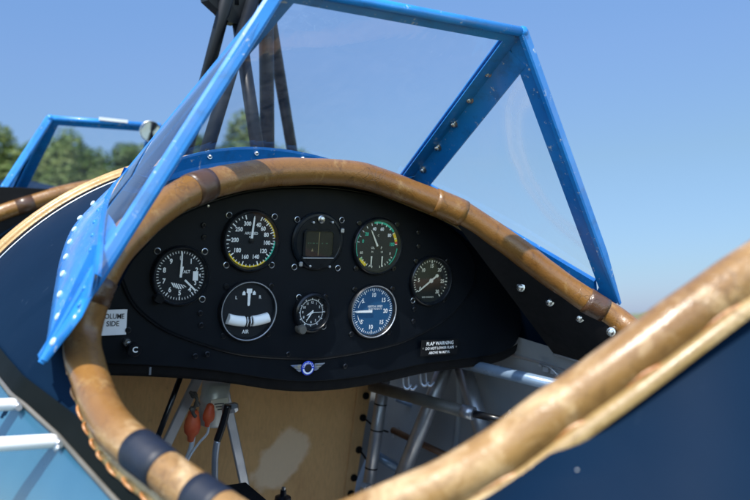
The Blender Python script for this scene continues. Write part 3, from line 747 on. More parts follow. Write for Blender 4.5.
def needle(mb, a, r0, r1, w0, w1, m=0, y=-.0030, tip=.0):
    x, z = ang(a); t = (z, -x); P = []
    for r, w in ((r0, w0), (r1-tip, w1), (r1, w1*.15 if tip else w1)):
        P += [(r, w/2), (r, -w/2)]
    top = [(x*r+t[0]*q, y, z*r+t[1]*q) for r, q in P]; bt = [(p[0], y+.0006, p[2]) for p in top]
    n = len(top); F = [(0, 1, 3, 2), (2, 3, 5, 4)]; F += [tuple(i+n for i in f[::-1]) for f in F]
    for a_, b_ in ((0, 1), (1, 3), (3, 5), (5, 4), (4, 2), (2, 0)): F.append((a_, b_, b_+n, a_+n))
    mb.add(top+bt, F, m)
def gauge(name, label, u, v, r, scr=('b',)*4, sd=.030, bez=None, depth=.0065, lip=.0028, ring=None):
    c = at(u, v, YS); bez = bez or r+.0030
    mb = MB(); mb.lathe([(bez+lip, 0), (bez+lip, depth*.45), (bez+lip*.7, depth*.8), (bez+lip*.25, depth), (bez, depth), (bez-.0006, depth*.9), (r+.0004, .0012), (r+.0004, -.0005)], 56, smooth=False, mats=[0, 0, 0, 1, 1, 0, 0])
    g = mb.build(name, [black_g, ring or gaugegrey], plane, loc=c); tag(g, label)
    k = 0
    for dx, dz in ((-1, 1), (1, 1), (-1, -1), (1, -1)):
        if scr[k]: add_screw(scr[k], (dx*sd, -.0003, dz*sd), g)
        k += 1
    gl = MB(); gl.add([((bez-.0004)*math.cos(2*PI*j/48), -depth*.86, (bez-.0004)*math.sin(2*PI*j/48)) for j in range(48)], [tuple(range(48))])
    return g, gl, depth
def child(mb, name, mats, g): 
    o = mb.build(name, mats, g, loc=-OFF); return o
def knob_mesh(r, h, c, n=20):
    mb = MB(); mb.lathe([(r*.9, 0), (r, h*.25), (r, h*.8), (r*.8, h), (.00001, h)], n, c=c); return mb
MK = [dialk, wmark, yel, grn, redm, cream, amber]
# altimeter
g, gl, dp = gauge('altimeter', 'altimeter with numbers nought to nine, leftmost gauge', 180, 275.5, .0300, ('b', 'b', None, 'b'), .0285)
d = Dial(); d.disc(.0305)
for k in range(50): d.tick(k*7.2, .0262 if k % 5 else .0245, .0288, .0008 if k % 5 else .0013)
for k in range(10):
    if k != 3: d.num(str(k), k*36, .0205, .0080)
d.num('3', 116, .0205, .0066); d.txt('ALT', .0075, .0045, .0050)
d.poly([(.0150, .0052), (.0215, .0052), (.0215, -.0060), (.0150, -.0060)], 1); d.txt('29.9', .0182, -.0004, .0034, 0)
d.poly([(.0222, .0015), (.0245, .0025), (.0245, -.0025)], 1)
for k in range(6):      # striped warning sector
    t = -.0112+k*.0028; d.poly([(t, -.0078-.0006*k), (t+.0016, -.0078-.0006*k), (t+.0052, -.0165+.0012*abs(k-2.5)), (t+.0036, -.0165+.0012*abs(k-2.5))], 1)
child(d, 'dial', MK, g)
n_ = MB(); needle(n_, 1, -.002, .0285, .0026, .0016, tip=.003); needle(n_, 14, 0, .011, .0030, .0012, y=-.0024); needle(n_, 133, .0075, .0265, .0022, .0020, y=-.0024); child(n_, 'pointer', wmark, g)
child(gl, 'cover_glass', dial_g, g)
child(knob_mesh(.0062, .010, (-.026, 0, -.0255)), 'adjusting_knob', black_g, g)
# airspeed indicator
g, gl, dp = gauge('airspeed_indicator', 'airspeed indicator with yellow and green arcs', 250.5, 240.5, .0328, ('b', 'b', 'b', 'b'))
d = Dial(); d.disc(.0335)
AS = [('40', 25), ('60', 46), ('80', 70), ('100', 97), ('120', 127), ('140', 160), ('160', 199), ('180', 235), ('200', 271), ('250', 309), ('300', 344)]
for k, (t, a) in enumerate(AS):
    d.tick(a, .0268, .0320, .0014); d.num(t, a, .0212, .0072)
    if k: a0 = AS[k-1][1]; [d.tick(a0+(a-a0)*j/4, .0292, .0320, .0010) for j in (1, 2, 3)]
d.arc(32, 82, .0308, .0328, 2); d.arc(92, 140, .0308, .0328, 3); d.arc(140, 240, .0308, .0328, 2)
d.txt('AIRSPEED', 0, .0088, .0046); d.txt('MPH', 0, .0045, .0030); d.poly([(-.0022, -.0105), (-.0010, -.0105), (.0002, -.006), (-.0010, -.006)], 0)
child(d, 'dial', MK, g); n_ = MB(); needle(n_, 5, -.0005, .0305, .0030, .0020, tip=.003); n_.lathe([(.0030, .0015), (.0030, .0034), (.00001, .0036)], 16, m=1); child(n_, 'pointer', [wmark, black_g], g); child(gl, 'cover_glass', dial_g, g)
# three-in-one engine gauge
g, gl, dp = gauge('engine_gauge', 'combined engine gauge with green, yellow and red arcs', 376.5, 246, .0330, ('d', 'd', 'd', 'd'))
d = Dial(); d.disc(.0336)
d.arc(-12, 52, .0303, .0330, 3); d.arc(54, 78, .0285, .0325, 2); d.arc(78, 86, .0285, .0325, 4); d.arc(212, 238, .0280, .0320, 2); d.arc(245, 300, .0318, .0330, 3); d.arc(95, 140, .0318, .0330, 3)
for t, a, m_ in [('40', 345, 1), ('60', 15, 1), ('80', 52, 1), ('20', 312, 3), ('100', 84, 3), ('0', 285, 3)]: d.num(t, a, .0235, .0062, m_)
for a in range(-80, 100, 15): d.tick(a, .0285, .0318, .0010, 1 if a % 30 else 3)
d.txt('OIL', -.0065, -.0025, .0042, 5); d.txt('F', .0070, -.0025, .0048, 5); d.txt('60', -.024, -.0090, .0048, 5); d.txt('0', .0215, -.0100, .0048, 5)
d.txt('C', .0010, .0140, .0042, 5); d.txt('15', .0220, -.0190, .0050, 3); d.txt('30', -.0240, -.0170, .0046, 3); d.txt('IN', -.0070, -.0078, .0034, 5); d.txt('LB', .0080, -.0078, .0034, 5)
for a in range(192, 240, 9): d.tick(a, .0270, .0300, .0010, 5)
for a in range(122, 168, 9): d.tick(a, .0270, .0300, .0010, 5)
child(d, 'dial', MK, g)
n_ = MB(); needle(n_, -28, .0, .0245, .0026, .0014, tip=.003)
for x0 in (-.0085, .0085):
    n_.add([(x0-.0011, -.003, -.0135), (x0+.0011, -.003, -.0135), (x0+.0008, -.003, -.0275), (x0-.0008, -.003, -.0275)], [(0, 1, 2, 3)], 0)
n_.lathe([(.0038, .0012), (.0038, .0026), (.00001, .0030)], 16, m=1); child(n_, 'pointer', [cream, black_g], g); child(gl, 'cover_glass', dial_g, g)
# tachometer
g, gl, dp = gauge('tachometer', 'tachometer with cream numbers nought to thirty, rightmost gauge', 430, 280.5, .0300, ('d', 'd', 'b', 'd'), .0275)
d = Dial(); d.disc(.0306)
RP = [('0', 237), ('5', 272), ('10', 316), ('15', 0), ('20', 43), ('25', 93), ('30', 141)]
aa = [237, 272, 316, 360, 403, 453, 501]
for k, (t, a) in enumerate(RP):
    d.tick(a, .0248, .0288, .0016, 5); d.num(t, a, .0205, .0070, 5)
    if k: [d.tick(aa[k-1]+(aa[k]-aa[k-1])*j/5, .0266, .0288, .0011, 5) for j in (1, 2, 3, 4)]
d.txt('RPM HUNDREDS', -.003, -.0232, .0030, 5)
child(d, 'dial', [dialg]+MK[1:], g); n_ = MB(); needle(n_, 234, -.004, .0262, .0026, .0016, tip=.003); needle(n_, 54, 0, .0115, .0020, .0026); n_.lathe([(.0030, .002), (.0030, .0036), (.00001, .0038)], 14); n_.lathe([(.0024, .002), (.0024, .0034), (.00001, .0034)], 12, c=(.0095, 0, .0069)); child(n_, 'pointer', cream, g); child(gl, 'cover_glass', dial_g, g)
# vertical speed indicator
g, gl, dp = gauge('vertical_speed_indicator', 'vertical speed indicator with sky reflection painted blue on its dial', 372, 311, .0318, ('d', 'd', 'd', 'd'), ring=alu2)
d = Dial(); d.disc(.0325)
for k in range(60):
    a = k*6+90; d.tick(a, .0282 if k % 5 else .0262, .0310, .0009 if k % 5 else .0014)
for t, a in [('5', 311), ('10', 0), ('15', 48), ('20', 91), ('15', 136), ('10', 184), ('5', 229)]: d.num(t, a, .0218 if t != '20' else .0205, .0080)
d.txt('VERTICAL SPEED', .0035, .0062, .0040, sx=.8); d.txt('100 FEET PER MINUTE', .0035, .0028, .0025)
d.arc(282, 312, .0232, .0240); d.arc(228, 258, .0232, .0240); d.poly([(-.0180, .0120), (-.0135, .0128), (-.0135, .0120), (-.0180, .0112)]); d.poly([(-.0180, -.0112), (-.0135, -.0120), (-.0135, -.0128), (-.0180, -.0120)])
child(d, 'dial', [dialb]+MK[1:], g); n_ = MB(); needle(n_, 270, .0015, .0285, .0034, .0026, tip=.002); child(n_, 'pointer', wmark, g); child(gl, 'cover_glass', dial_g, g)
# turn and bank indicator
g, gl, dp = gauge('turn_and_bank_indicator', 'turn and bank indicator with a white curved ball tube', 247.5, 310.5, .0330, ('d', 'd', 'd', 'd'), ring=alu2)
d = Dial(); d.disc(.0336)
d.txt('L', -.0165, .0165, .0058); d.txt('R', .0150, .0165, .0058); d.txt('AIR', -.002, -.0262, .0064)
for x0 in (-.0068, .0068): d.poly([(x0-.0020, .0195), (x0+.0020, .0195), (x0+.0020, .0225), (x0, .0250), (x0-.0020, .0225)])
child(d, 'dial', MK, g)
n_ = MB(); n_.add([(x, -.0024, z) for x, z in [(-.0016, .0075), (.0016, .0075), (.0020, .0215), (.0036, .0225), (.0036, .0275), (-.0036, .0275), (-.0036, .0225), (-.0020, .0215)]], [tuple(range(8))]); n_.lathe([(.0016, .0023), (.00001, .0026)], 12, c=(0, 0, .0075)); child(n_, 'pointer', wmark, g)
bt = MB(); P_ = [(-.0270+.054*k/32, -.0030, -.0088-.0042*(1-((k-16)/16)**2)) for k in range(33)]
for seg in (P_[:14], P_[19:]):
    rr = .0066; bt.tube(seg, rr, 16)
child(bt, 'ball_tube', wmark, g)
bt = MB(); bt.tube([(p[0], p[1]+.001, p[2]) for p in P_[12:21]], .0050, 14); bt.lathe([(.00001, .0050), (.003, .0043), (.0048, .002), (.0052, 0)], 16, c=(.0006, -.0030, -.0128), smooth=True); child(bt, 'ball', black_g, g)
bt = MB()
for x0 in (-.0022, .0022): bt.tube([(x0, -.0062, -.0185), (x0-.0004, -.0094, -.0128), (x0, -.0062, -.0068)], .0007, 6)
child(bt, 'centring_wire', wmark, g); child(gl, 'cover_glass', dial_g, g)
# clock
g, gl, dp = gauge('panel_clock', 'small aircraft clock with white hour ring', 311, 312, .0200, ('b', 'd', None, 'b'), .0195, bez=.0222, depth=.0085, lip=.0045)
d = Dial(); d.disc(.0206)
d.arc(0, 360, .0158, .0163, n=60)
for k in range(60): d.tick(k*6, .0163, .0172 if k % 5 else .0185, .0005 if k % 5 else .0011)
for k in range(1, 13):
    if k not in (3,): d.num(str(k), k*30, .0128, .0044, bold=.02)
    x, z = ang(k*30); text(d, str(k+12 if k < 12 else 24), x*.0188, z*.0188, .0024, 1, YD-.0005, 0, .02) if k % 2 else None
d.txt('ELGIN', 0, .0068, .0024) if False else None
child(d, 'dial', MK, g); n_ = MB(); needle(n_, 213, -.003, .0125, .0018, .0012, tip=.003); needle(n_, 240, -.002, .0085, .0022, .0014, y=-.0026, tip=.002); needle(n_, 90, -.003, .0155, .0007, .0005, y=-.0034); n_.lathe([(.0014, .002), (.0014, .0038), (.00001, .004)], 12); child(n_, 'hands', wmark, g); child(gl, 'cover_glass', dial_g, g)
child(knob_mesh(.0062, .013, (-.0165, 0, -.0205)), 'winding_knob', olive, g)
# gyro instrument with a rectangular window
c = at(317, 241, YS); mb = MB()
mb.lathe([(.0372, 0), (.0372, .0030), (.0352, .0048), (.0325, .0052), (.0315, .0046), (.00001, .0046)], 56)
g = mb.build('gyro_instrument', gaugegrey, plane, loc=c); tag(g, 'gyro instrument with a dark rectangular window, top centre')
for k, (u, v) in enumerate([(297, 219.5), (341.5, 220), (294, 267), (337.5, 268)]):
    p = at(u, v, YS)-c; add_screw('b', (p[0], -.0003, p[2]), g)
def rrect(w, h, r, cx=0, cz=0, n=6):
    P = []
    for sx, sz, a0 in ((1, 1, 0), (-1, 1, 90), (-1, -1, 180), (1, -1, 270)):
        for k in range(n+1):
            a = math.radians(a0+90*k/n); P.append((cx+sx*(w/2-r)+r*math.cos(a), cz+sz*(h/2-r)+r*math.sin(a)))
    return P
wc = at(317, 243.5, YS)-c
mb = MB(); o_ = rrect(.0460, .0375, .006, wc[0], wc[2]); i_ = rrect(.0400, .0320, .0045, wc[0], wc[2])
mb.grid([[(x, -.0046, z) for x, z in o_+o_[:1]], [(x, -.0072, z) for x, z in o_+o_[:1]], [(x, -.0072, z) for x, z in i_+i_[:1]], [(x, -.0048, z) for x, z in i_+i_[:1]]], smooth=False); child(mb, 'window_frame', gaugegrey, g)
mb = Dial(); mb.add([(x, -.0049, z) for x, z in i_], [tuple(range(len(i_)))], 0)
mb.add([(wc[0]-.0008, -.0052, wc[2]-.0150), (wc[0]+.0002, -.0052, wc[2]-.0150), (wc[0]+.0006, -.0052, wc[2]+.0150), (wc[0]-.0004, -.0052, wc[2]+.0150)], [(0, 1, 2, 3)], 6)
for x0, w_ in ((-.016, .002), (-.0125, .0015), (-.009, .003), (-.004, .002), (.004, .002), (.010, .003)): mb.add([(wc[0]+x0, -.0052, wc[2]+.0002), (wc[0]+x0+w_, -.0052, wc[2]+.0002), (wc[0]+x0+w_, -.0052, wc[2]+.0014), (wc[0]+x0, -.0052, wc[2]+.0014)], [(0, 1, 2, 3)], 7)
mb.add([(wc[0]-.0105, -.0052, wc[2]-.0095), (wc[0]-.0075, -.0052, wc[2]-.0095), (wc[0]-.009, -.0052, wc[2]-.0055)], [(0, 1, 2)], 6)
child(mb, 'dial_card', [black_m]+MK[1:]+[grnd], g)
gl = MB(); gl.add([(x, -.0066, z) for x, z in i_], [tuple(range(len(i_)))]); child(gl, 'cover_glass', dial_g, g)
mb = MB(); P_ = [(-.0235, -.0192), (.0205, -.0192), (.0225, -.0225), (.0140, -.0325), (0, -.0352), (-.014, -.0325), (-.0245, -.0225)]
mb.plate([(x, -.0046, z) for x, z in P_], (0, -.0024, 0), .0008); child(mb, 'lower_plate', gaugegrey, g)
mb = MB(); mb.box((-.0005, -.0076, wc[2]-.0178), (.0445, .0016, .0016), bev=.0005); child(mb, 'chrome_sill', alu2, g)
p = at(319.5, 219, YS)-c; mb = MB(); mb.lathe([(.0052, .0046), (.0052, .0062), (.0036, .0072), (.0034, .0082), (.00001, .0090)], 18, c=(p[0], 0, p[2])); child(mb, 'caging_screw', steel, g)
for u, v in ((311, 222), (330, 222), (307.5, 265.5), (327, 266)):
    mb = MB(); p = at(u, v, YS)-c; mb.lathe([(.0016, .0046), (.0016, .0078), (.00001, .0082)], 10, c=(p[0], 0, p[2])); child(mb, 'face_screw', alu2, g)
for u, v in ((298.5, 263.5), (340, 230)):
    p = at(u, v, YS)-c; mb = MB(); mb.box((p[0], -.0066, p[2]), (.005, .003, .006), bev=.001); child(mb, 'corner_clip', alu2, g)

# ---- placards, paper, knob, emblem
c = at(439.5, 347.5, -.0075); mb = MB(); mb.box((0, 0, 0), (.0650, .0012, .0225), bev=.0004)
pl = mb.build('warning_placard', black_m, plane, loc=c); tag(pl, 'small black placard reading FLAP WARNING')
mb = MB(); text(mb, 'FLAP WARNING', 0, .0062, .0070, 0, -.0009, 0, .016, .95); text(mb, 'DO NOT LOWER FLAPS', 0, -.0006, .0053, 0, -.0009, 0, .016, .90); text(mb, 'ABOVE 96 M.P.H.', 0, -.0070, .0053, 0, -.0009, 0, .016, .95); child(mb, 'lettering', wmark, pl)
for sx in (-1, 1): mb = MB(); mb.lathe([(.0013, .0005), (.0012, .0012), (.00001, .0015)], 10, c=(sx*.0295, 0, 0)); child(mb, 'rivet', steel, pl)
p0, p1 = at(97, 310, -.006), at(126, 334.5, -.006); c = (p0+p1)/2
mb = MB(); w_, h_ = p1[0]-p0[0], p0[2]-p1[2]
mb.grid([[(-w_/2+w_*i/8, -.0004-.0006*math.sin(i/8*PI)-(.0012 if (i == 8 and j == 0) else 0), h_/2-h_*j/6) for i in range(9)] for j in range(7)])
nt = mb.build('paper_note', paper, plane, loc=c); tag(nt, 'white paper note reading VOLUME SIDE stuck on the panel')
mb = MB(); text(mb, 'VOLUME', .0006, .0068, .0082, 0, -.0013, .02, .015, .82); text(mb, 'SIDE', .0010, -.0016, .0082, 0, -.0013, .02, .015, .9); child(mb, 'lettering', ink, nt)
c = at(133, 348.5, -.016); mb = MB(); mb.lathe([(.0030, -.014), (.0030, -.002), (.0072, -.001), (.0082, .0005), (.0082, .0062), (.0070, .0078), (.00001, .0078)], 24)
kb = mb.build('control_knob', black_g, plane, loc=c); tag(kb, 'round black push-pull knob marked C')
mb = MB(); text(mb, 'C', 0, 0, .0090, 0, -.0081, 0, .02); child(mb, 'lettering', wmark, kb)
mb = MB(); q = at(126.5, 342, -.004)-c; mb.lathe([(.0046, -.002), (.0046, .0035), (.0036, .0045), (.00001, .0045)], 6, c=q); mb.tube([q, (0, -.001, 0)], .0030, 10); child(mb, 'collar', steel, kb)
c = at(307.5, 368, -.0062); em = MB(); em.lathe([(.0094, 0), (.0094, .0012), (.0088, .0016), (.0052, .0016), (.0048, .0010), (.00001, .0010)], 36, mats=[0, 0, 0, 1, 1])
eo = em.build('winged_emblem', [emb, ink], plane, loc=c); tag(eo, 'blue and white round emblem with silver wings')
mb = Dial()
P = []
for k in range(25):
    x, z = ang(95+170*k/24); P += [(x*.0056, -.0019, z*.0056), (x*.0078, -.0019, z*.0078)]
mb.add(P, [(2*k, 2*k+1, 2*k+3, 2*k+2) for k in range(24)], 0)
for k, t in enumerate('CONTACT'):
    a = -72+24*k; x, z = ang(a); text(mb, t, x*.0068, z*.0068, .0042, 0, -.0019, math.radians(a), .02)
child(mb, 'lettering', wmark, eo)
for sg in (-1, 1):
    mb = MB()
    for k, (x1, z0, z1) in enumerate([(.0250, .0052, .0022), (.0200, .0016, -.0010), (.0165, -.0016, -.0042)]):
        mb.plate([(sg*.0098, 0, z1), (sg*(x1-.004), 0, z1), (sg*x1, 0, z0), (sg*.0098, 0, z0)], (0, -.0010, 0), .0003)
    child(mb, 'wing', silver, eo)

# ---- black coaming strip under the starboard rim, interior skin
i0, i1 = rim_px(461, 213), rim_px(640, 345)
a_, b_ = sorted((i0, i1)); idx = [i for i in range(NL) if RIM[i][0] > .10 and RIM[i][1] > -.45 and i in range(0, NL)]
idx = [i for i in range(NL) if RIM[i][0] > .16]; 
idx.sort(key=lambda i: RIM[i][1] if RIM[i][0] > .16 else 0)
idx = [i for i in idx if not (RIM[i][1] < -.42)]
top = [RIM[i]-RN[i]*.010-RO[i]*.012 for i in idx]
lowl = [(470, 318), (500, 338), (518, 345), (550, 353), (580, 362), (640, 384), (720, 412), (800, 450), (880, 500)]
lw = spline([cyl(u, v, .416, True) for u, v in lowl], 80)
mb = MB(); G = []
for p in top:
    q = V(*[np.interp(p[1], lw[::-1, 1], lw[::-1, k]) for k in range(3)]); q[1] = p[1]; G.append([p*(1-t)+q*t for t in np.linspace(0, 1, 6)])
mb.grid(np.array(G)); co = mb.build('inner_coaming', black_m, plane); tag(co, 'black strip under the starboard rim with bright screws')
mb = MB(); mb.tube([g_[-1] for g_ in G if g_[-1][1] > -.30], .0018, 8); mb.build('edge_bead', alu, co)
cs = MB(); cs.lathe([(.0062, 0), (.0062, .0012), (.0040, .0015), (.0040, .0045), (.0026, .0058), (.00001, .0060)], 12, axis=(0, 0, 1)); csn = cs.build('coaming_nut', steel, co, loc=(0, 0, 0)); first = True
Gp = np.array(G).reshape(-1, 3)
for (u, v) in [(522, 287.5), (551, 302), (581, 318), (612, 332)]:
    d = ray(u, v); best = min(Gp, key=lambda p: np.linalg.norm(np.cross(p-CAM, d))/np.linalg.norm(d)); D = (best-CAM)@FV; P = CAM+d*D
    o = csn if first else put(csn, P, co); n = nrm((-.8, -.35, .1)); o.location = tuple(P+n*.003+OFF); orient(o, n); first = False
mb = MB()
for sg in (-1, 1): mb.grid([[surf(sg*p, y, -.016) for p in np.linspace(1.07 if sg > 0 else 1.16, 2.5, 24)] for y in np.linspace(-.8, 1.0, 30)])
ins = mb.build('interior_side_skin', inner, plane); tag(ins, 'grey painted inside of the fuselage skin')
mb = MB()
for y in (-.12, .20, .62):
    mb = MB(); mb.tube([surf(p, y, -.016) for p in np.linspace(1.0, 2.3, 24)], .006, 8); mb.build('fuselage_former', inner, ins)
mb = MB(); mb.box((0, -.1, -.74), (.62, 1.5, .01)); mb.build('cockpit_floor', varied('floor_grey', (.40, .39, .37), (.48, .47, .45), 6, (.5, .7)), plane)
mb = MB(); mb.box((0, -.66, -.50), (.5, .01, .36)); mb.build('seat_back_bulkhead', inner, plane)
mb = MB(); mb.plate([V(.06, .43, .0), V(.06, .43, -.74)]+[V(.40*math.sin(a), .43, -.355+.40*math.cos(a)) for a in np.linspace(2.6, .3, 20)], (0, -.005, 0)); mb.build('cross_bulkhead', inner, plane)

# ---- tan canvas bulkhead ahead of the panel
Yb = .33
rt = flat([(374, 330), (371, 385), (364, 425), (358, 462), (352, 500), (343, 560)], Yb)
pts = [V(rt[0][0], Yb, .02)]+rt+[V(rt[-1][0]-.02, Yb, -.73), V(-.24, Yb, -.73)]+[V(-.428*math.sin(a), Yb, -.35+.428*math.cos(a)) for a in np.linspace(2.3, .25, 24)]
mb = MB(); mb.plate(pts, (0, -.006, 0), .002); bk = mb.build('canvas_bulkhead', canv, plane); tag(bk, 'tan canvas bulkhead with a pale patch')
sm = flat([(359, 380), (355, 410), (350, 450), (344, 500)], Yb-.008); mb = MB(); mb.tube(spline(sm, 20), .0016, 6); mb.build('seam_welt', canv, bk)
clipm = MB(); clipm.box((0, 0, 0), (.012, .010, .012), bev=.003); clip = clipm.build('lacing_hook', black_m, bk, loc=at(363, 418, Yb-.008))
for u, v in ((359, 450), (354, 478), (351, 494), (366, 396)): put(clip, at(u, v, Yb-.008), bk)
for (u0, v0), (u1, v1) in (((364, 418), (388, 432)), ((359, 449), (374, 463))):
    mb = MB(); A = at(u0, v0, Yb-.012); B = at(u1, v1, .26); mb.tube([A, (A+B)/2+V(0, 0, -.006), B], .0018, 6); mb.build('lacing_cord', black_m, bk)

# ---- tube structure on the starboard side
def rod(name, a, ya, b, yb, r, m, parent=plane, n=16, label=None):
    mb = MB(); A, B = at(*a, ya), at(*b, yb); mb.tube([A, (A+B)/2, B], r, n); o = mb.build(name, m, parent)
    if label: tag(o, label)
    return o
t1 = rod('frame_tube', (386, 366), .27, (365, 512), .27, .0112, alu)
t2 = rod('frame_tube', (451, 352), .16, (398, 486), .20, .0132, alu)
t3 = rod('frame_tube', (458, 352), .16, (492, 462), .05, .0148, alu)
t4 = rod('control_tube', (372, 386), .22, (469, 413), .02, .0098, olive)
mb = MB(); A, B = at(462, 410.5, .03), at(474, 414, .012); mb.tube([A, B], .0105, 16); mb.build('tube_collar', alu, t4)
mb = MB(); A, B = at(470, 413, .02), at(506, 421, -.04); mb.tube([A, B], .0058, 12); mb.build('plunger_rod', black_g, t4)
mb = MB(); A = at(509, 421, -.045); mb.tube([A+V(0, 0, -.012), A+V(.001, 0, .008), A+V(.002, 0, .016)], np.array([.006, .0052, .003]), 12); mb.lathe([(.0085, -.004), (.0085, .005), (.00001, .006)], 14, c=A, axis=nrm(A-at(470, 413, .02))); mb.build('lever_tip', alu, t4)
t5 = rod('longeron_tube', (436, 357), .10, (575, 390), -.16, .0088, bluetube)
rod('longeron_tube', (520, 398), .3, (380, 362), .4, .006, bluetube)
mb = MB(); A = at(452, 361, .09); mb.lathe([(.0100, -.012), (.0118, -.004), (.0118, .004), (.010, .012)], 18, c=A, axis=nrm(at(560, 385, -.13)-A)); mb.build('tube_clamp', alu2, t5)
rod('push_rod', (392, 430), .30, (462, 463), .16, .0058, rustbr)
rod('push_rod', (376, 455), .30, (410, 476), .28, .0085, bluetube)
rod('push_rod', (396, 398), .36, (520, 452), .24, .006, bluetube)
mb = MB(); A = at(396, 433, .30); mb.box(A, (.016, .006, .018), bev=.002); mb.build('rod_bracket', alu2, plane)
# side fittings seen beyond the longeron
mb = MB(); P = [cyl(u, v, .424, True) for u, v in [(497, 353), (516, 356), (540, 362), (566, 370), (590, 378)]]; mb.tube(P, .0026, 8); mb.build('stringer', alu, ins)
mb = MB()
for (u, v, s_) in [(546, 369, 1.), (553, 372, .8), (541, 365, .7), (557, 375, .7)]:
    A = cyl(u, v, .418, True); mb.box(A, (.006*s_, .010*s_, .008*s_), (nrm((1, .4, .3)), nrm((-.4, 1, 0)), (0, 0, 1)), bev=.0012)
A = cyl(540, 364, .416, True); B = cyl(559, 376, .416, True); mb.tube([A, (A+B)/2+V(0, 0, .004), B], .0014, 8); mb.build('cable_fitting', alu2, ins)
# tube ties on the upright
for v in (404, 430, 468):
    mb = MB(); A = at(386-(v-366)*.144, v, .27); mb.lathe([(.0110, -.002), (.0116, 0), (.0110, .002)], 16, c=A, axis=nrm(at(365, 512, .27)-at(386, 366, .27)), smooth=True); mb.build('tie_wrap', black_m, t1)
mb = MB(); A = at(366, 489, .25); mb.box(A, (.018, .014, .02), bev=.003); mb.tube([A, A+V(-.012, -.01, .012)], .005, 10); mb.build('end_fitting', alu2, t1)
# four bent wire hooks under the panel
for (u, v) in [(401.5, 369), (407, 369.5), (419, 366), (424.5, 366)]:
    A = at(u, v, .022); B = at(u+2, v+17, .022); mb = MB(); mb.tube(spline([A, (A+B)/2, B, B+V(.004, -.004, -.004), B+V(.012, -.002, .001)], 16), .0021, 8); mb.build('wire_hook', alu2, plane)

# ---- hydraulic cylinder, A-frame and wires ahead of the panel on the port side
def strap(name, a, ya, b, yb, w, th, m, parent):
    A, B = at(*a, ya), at(*b, yb); e = nrm(B-A); s_ = nrm(np.cross(e, (0, 1, 0))); mb = MB(); mb.box((A+B)/2, (w, th, np.linalg.norm(B-A)), (s_, np.cross(s_, e), e), bev=.0015); return mb.build(name, m, parent)
bz = at(214, 402, .15); mb = MB()
mb.lathe([(.00001, -.034), (.018, -.032), (.0195, -.028), (.0195, .0), (.0205, .002), (.0205, .006), (.0195, .008), (.0195, .030), (.00001, .032)], 28, c=bz, axis=(.02, -.12, 1), smooth=True)
cy = mb.build('brake_cylinder', varied('zinc_coating', (.50, .52, .48), (.68, .69, .64), 45, (.3, .45), metal=.2), plane); tag(cy, 'silver cylinder with red rubber boots under the panel')
mb = MB(); A = bz+V(-.012, -.0195, .0); mb.plate([A+V(-.002, -.002, .010), A+V(.022, -.0045, .012), A+V(.022, -.003, -.004), A+V(-.002, -.001, -.006)], (0, -.001, 0)); mb.build('data_plate', cream, cy)
for k in range(3):
    mb = MB(); mb.box(bz+V(-.002+.0015*k, -.0235, .004-.0042*k), (.014-.002*k, .0006, .0012)); mb.build('plate_line', ink, cy)
def boot(u, v, Y, s_, lean):
    c = at(u, v, Y); mb = MB(); mb.lathe([(.004*s_, .020*s_), (.007*s_, .017*s_), (.0085*s_, .010*s_), (.0105*s_, .004*s_), (.0115*s_, -.004*s_), (.0100*s_, -.012*s_), (.0055*s_, -.017*s_), (.0045*s_, -.024*s_), (.003*s_, -.025*s_)], 20, c=c, axis=lean, smooth=True); return mb
boot(192.5, 424, .13, 1.0, (.06, 0, 1)).build('rubber_boot', red, cy); boot(209, 414, .12, .72, (.12, 0, 1)).build('rubber_boot', red, cy)
mb = MB(); mb.tube(spline([at(193, 437, .13), at(191, 448, .13), at(187, 459, .13), at(181, 474, .12)], 20), .0036, 10); mb.build('cable', wire, cy)
mb = MB(); mb.tube(spline([at(209, 425, .12), at(207, 434, .12), at(199, 443, .12), at(190, 456, .12), at(184, 470, .12)], 24), .0018, 8); mb.build('cable', wire, cy)
mb = MB(); mb.tube(spline([at(228, 405, .10), at(223, 424, .10), at(217, 441, .10)], 16), .0050, 12); mb.build('hose_end', black_g, cy)
mb = MB(); mb.tube(spline([at(217.5, 439, .10), at(215, 460, .10), at(215, 500, .10)], 16), .0046, 12); mb.build('hose', alu2, cy)
mb = MB()
for u, v, r_ in ((194, 395, .0052), (197, 404, .0045), (192, 409, .004)):
    A = at(u, v, .12); mb.lathe([(r_, -.004), (r_, .004), (r_*.6, .006), (.00001, .006)], 6, c=A, axis=nrm((-.3, -1, .2)))
mb.tube(spline([at(190, 392, .12), at(197, 399, .11), at(193, 412, .12), at(196, 417, .12)], 16), .0024, 8); mb.build('brass_fitting', olive, cy)
mb = MB(); A = at(231, 408, .115); mb.lathe([(.0055, -.012), (.0075, -.010), (.0075, .006), (.0048, .010), (.00001, .010)], 6, c=A, axis=nrm((.8, -.5, .2))); mb.tube([at(224, 414, .12), A], .0045, 10); mb.build('hose_union', alu2, cy)
st1 = strap('mounting_strut', (198, 378), .19, (158, 462), .19, .0155, .006, alu2, plane)
st2 = strap('mounting_strut', (222, 380), .19, (246, 492), .19, .0145, .006, alu2, plane)
mb = MB(); mb.tube([at(183, 370, .10), at(172, 400, .09), at(156, 442, .07)], .0038, 10); mb.tube([at(158, 436, .072), at(155.5, 443, .07)], .0052, 10); mb.build('black_tube', black_g, plane)
A = at(236, 496, .02); mb = MB(); mb.box(A+V(0, 0, -.03), (.062, .07, .066), bev=.004); mb.build('control_box', black_m, plane)
A = at(283, 497, .06); mb = MB(); mb.lathe([(.004, .010), (.0045, .002), (.011, 0), (.012, -.008), (.007, -.012), (.006, -.20)], 18, c=A, axis=(0, 0, 1)); so = mb.build('control_stick', black_g, plane)
mb = MB(); mb.lathe([(.0028, .004), (.0028, .014), (.00001, .015)], 10, c=A, axis=(0, 0, 1)); mb.build('grip_button', steel, so)
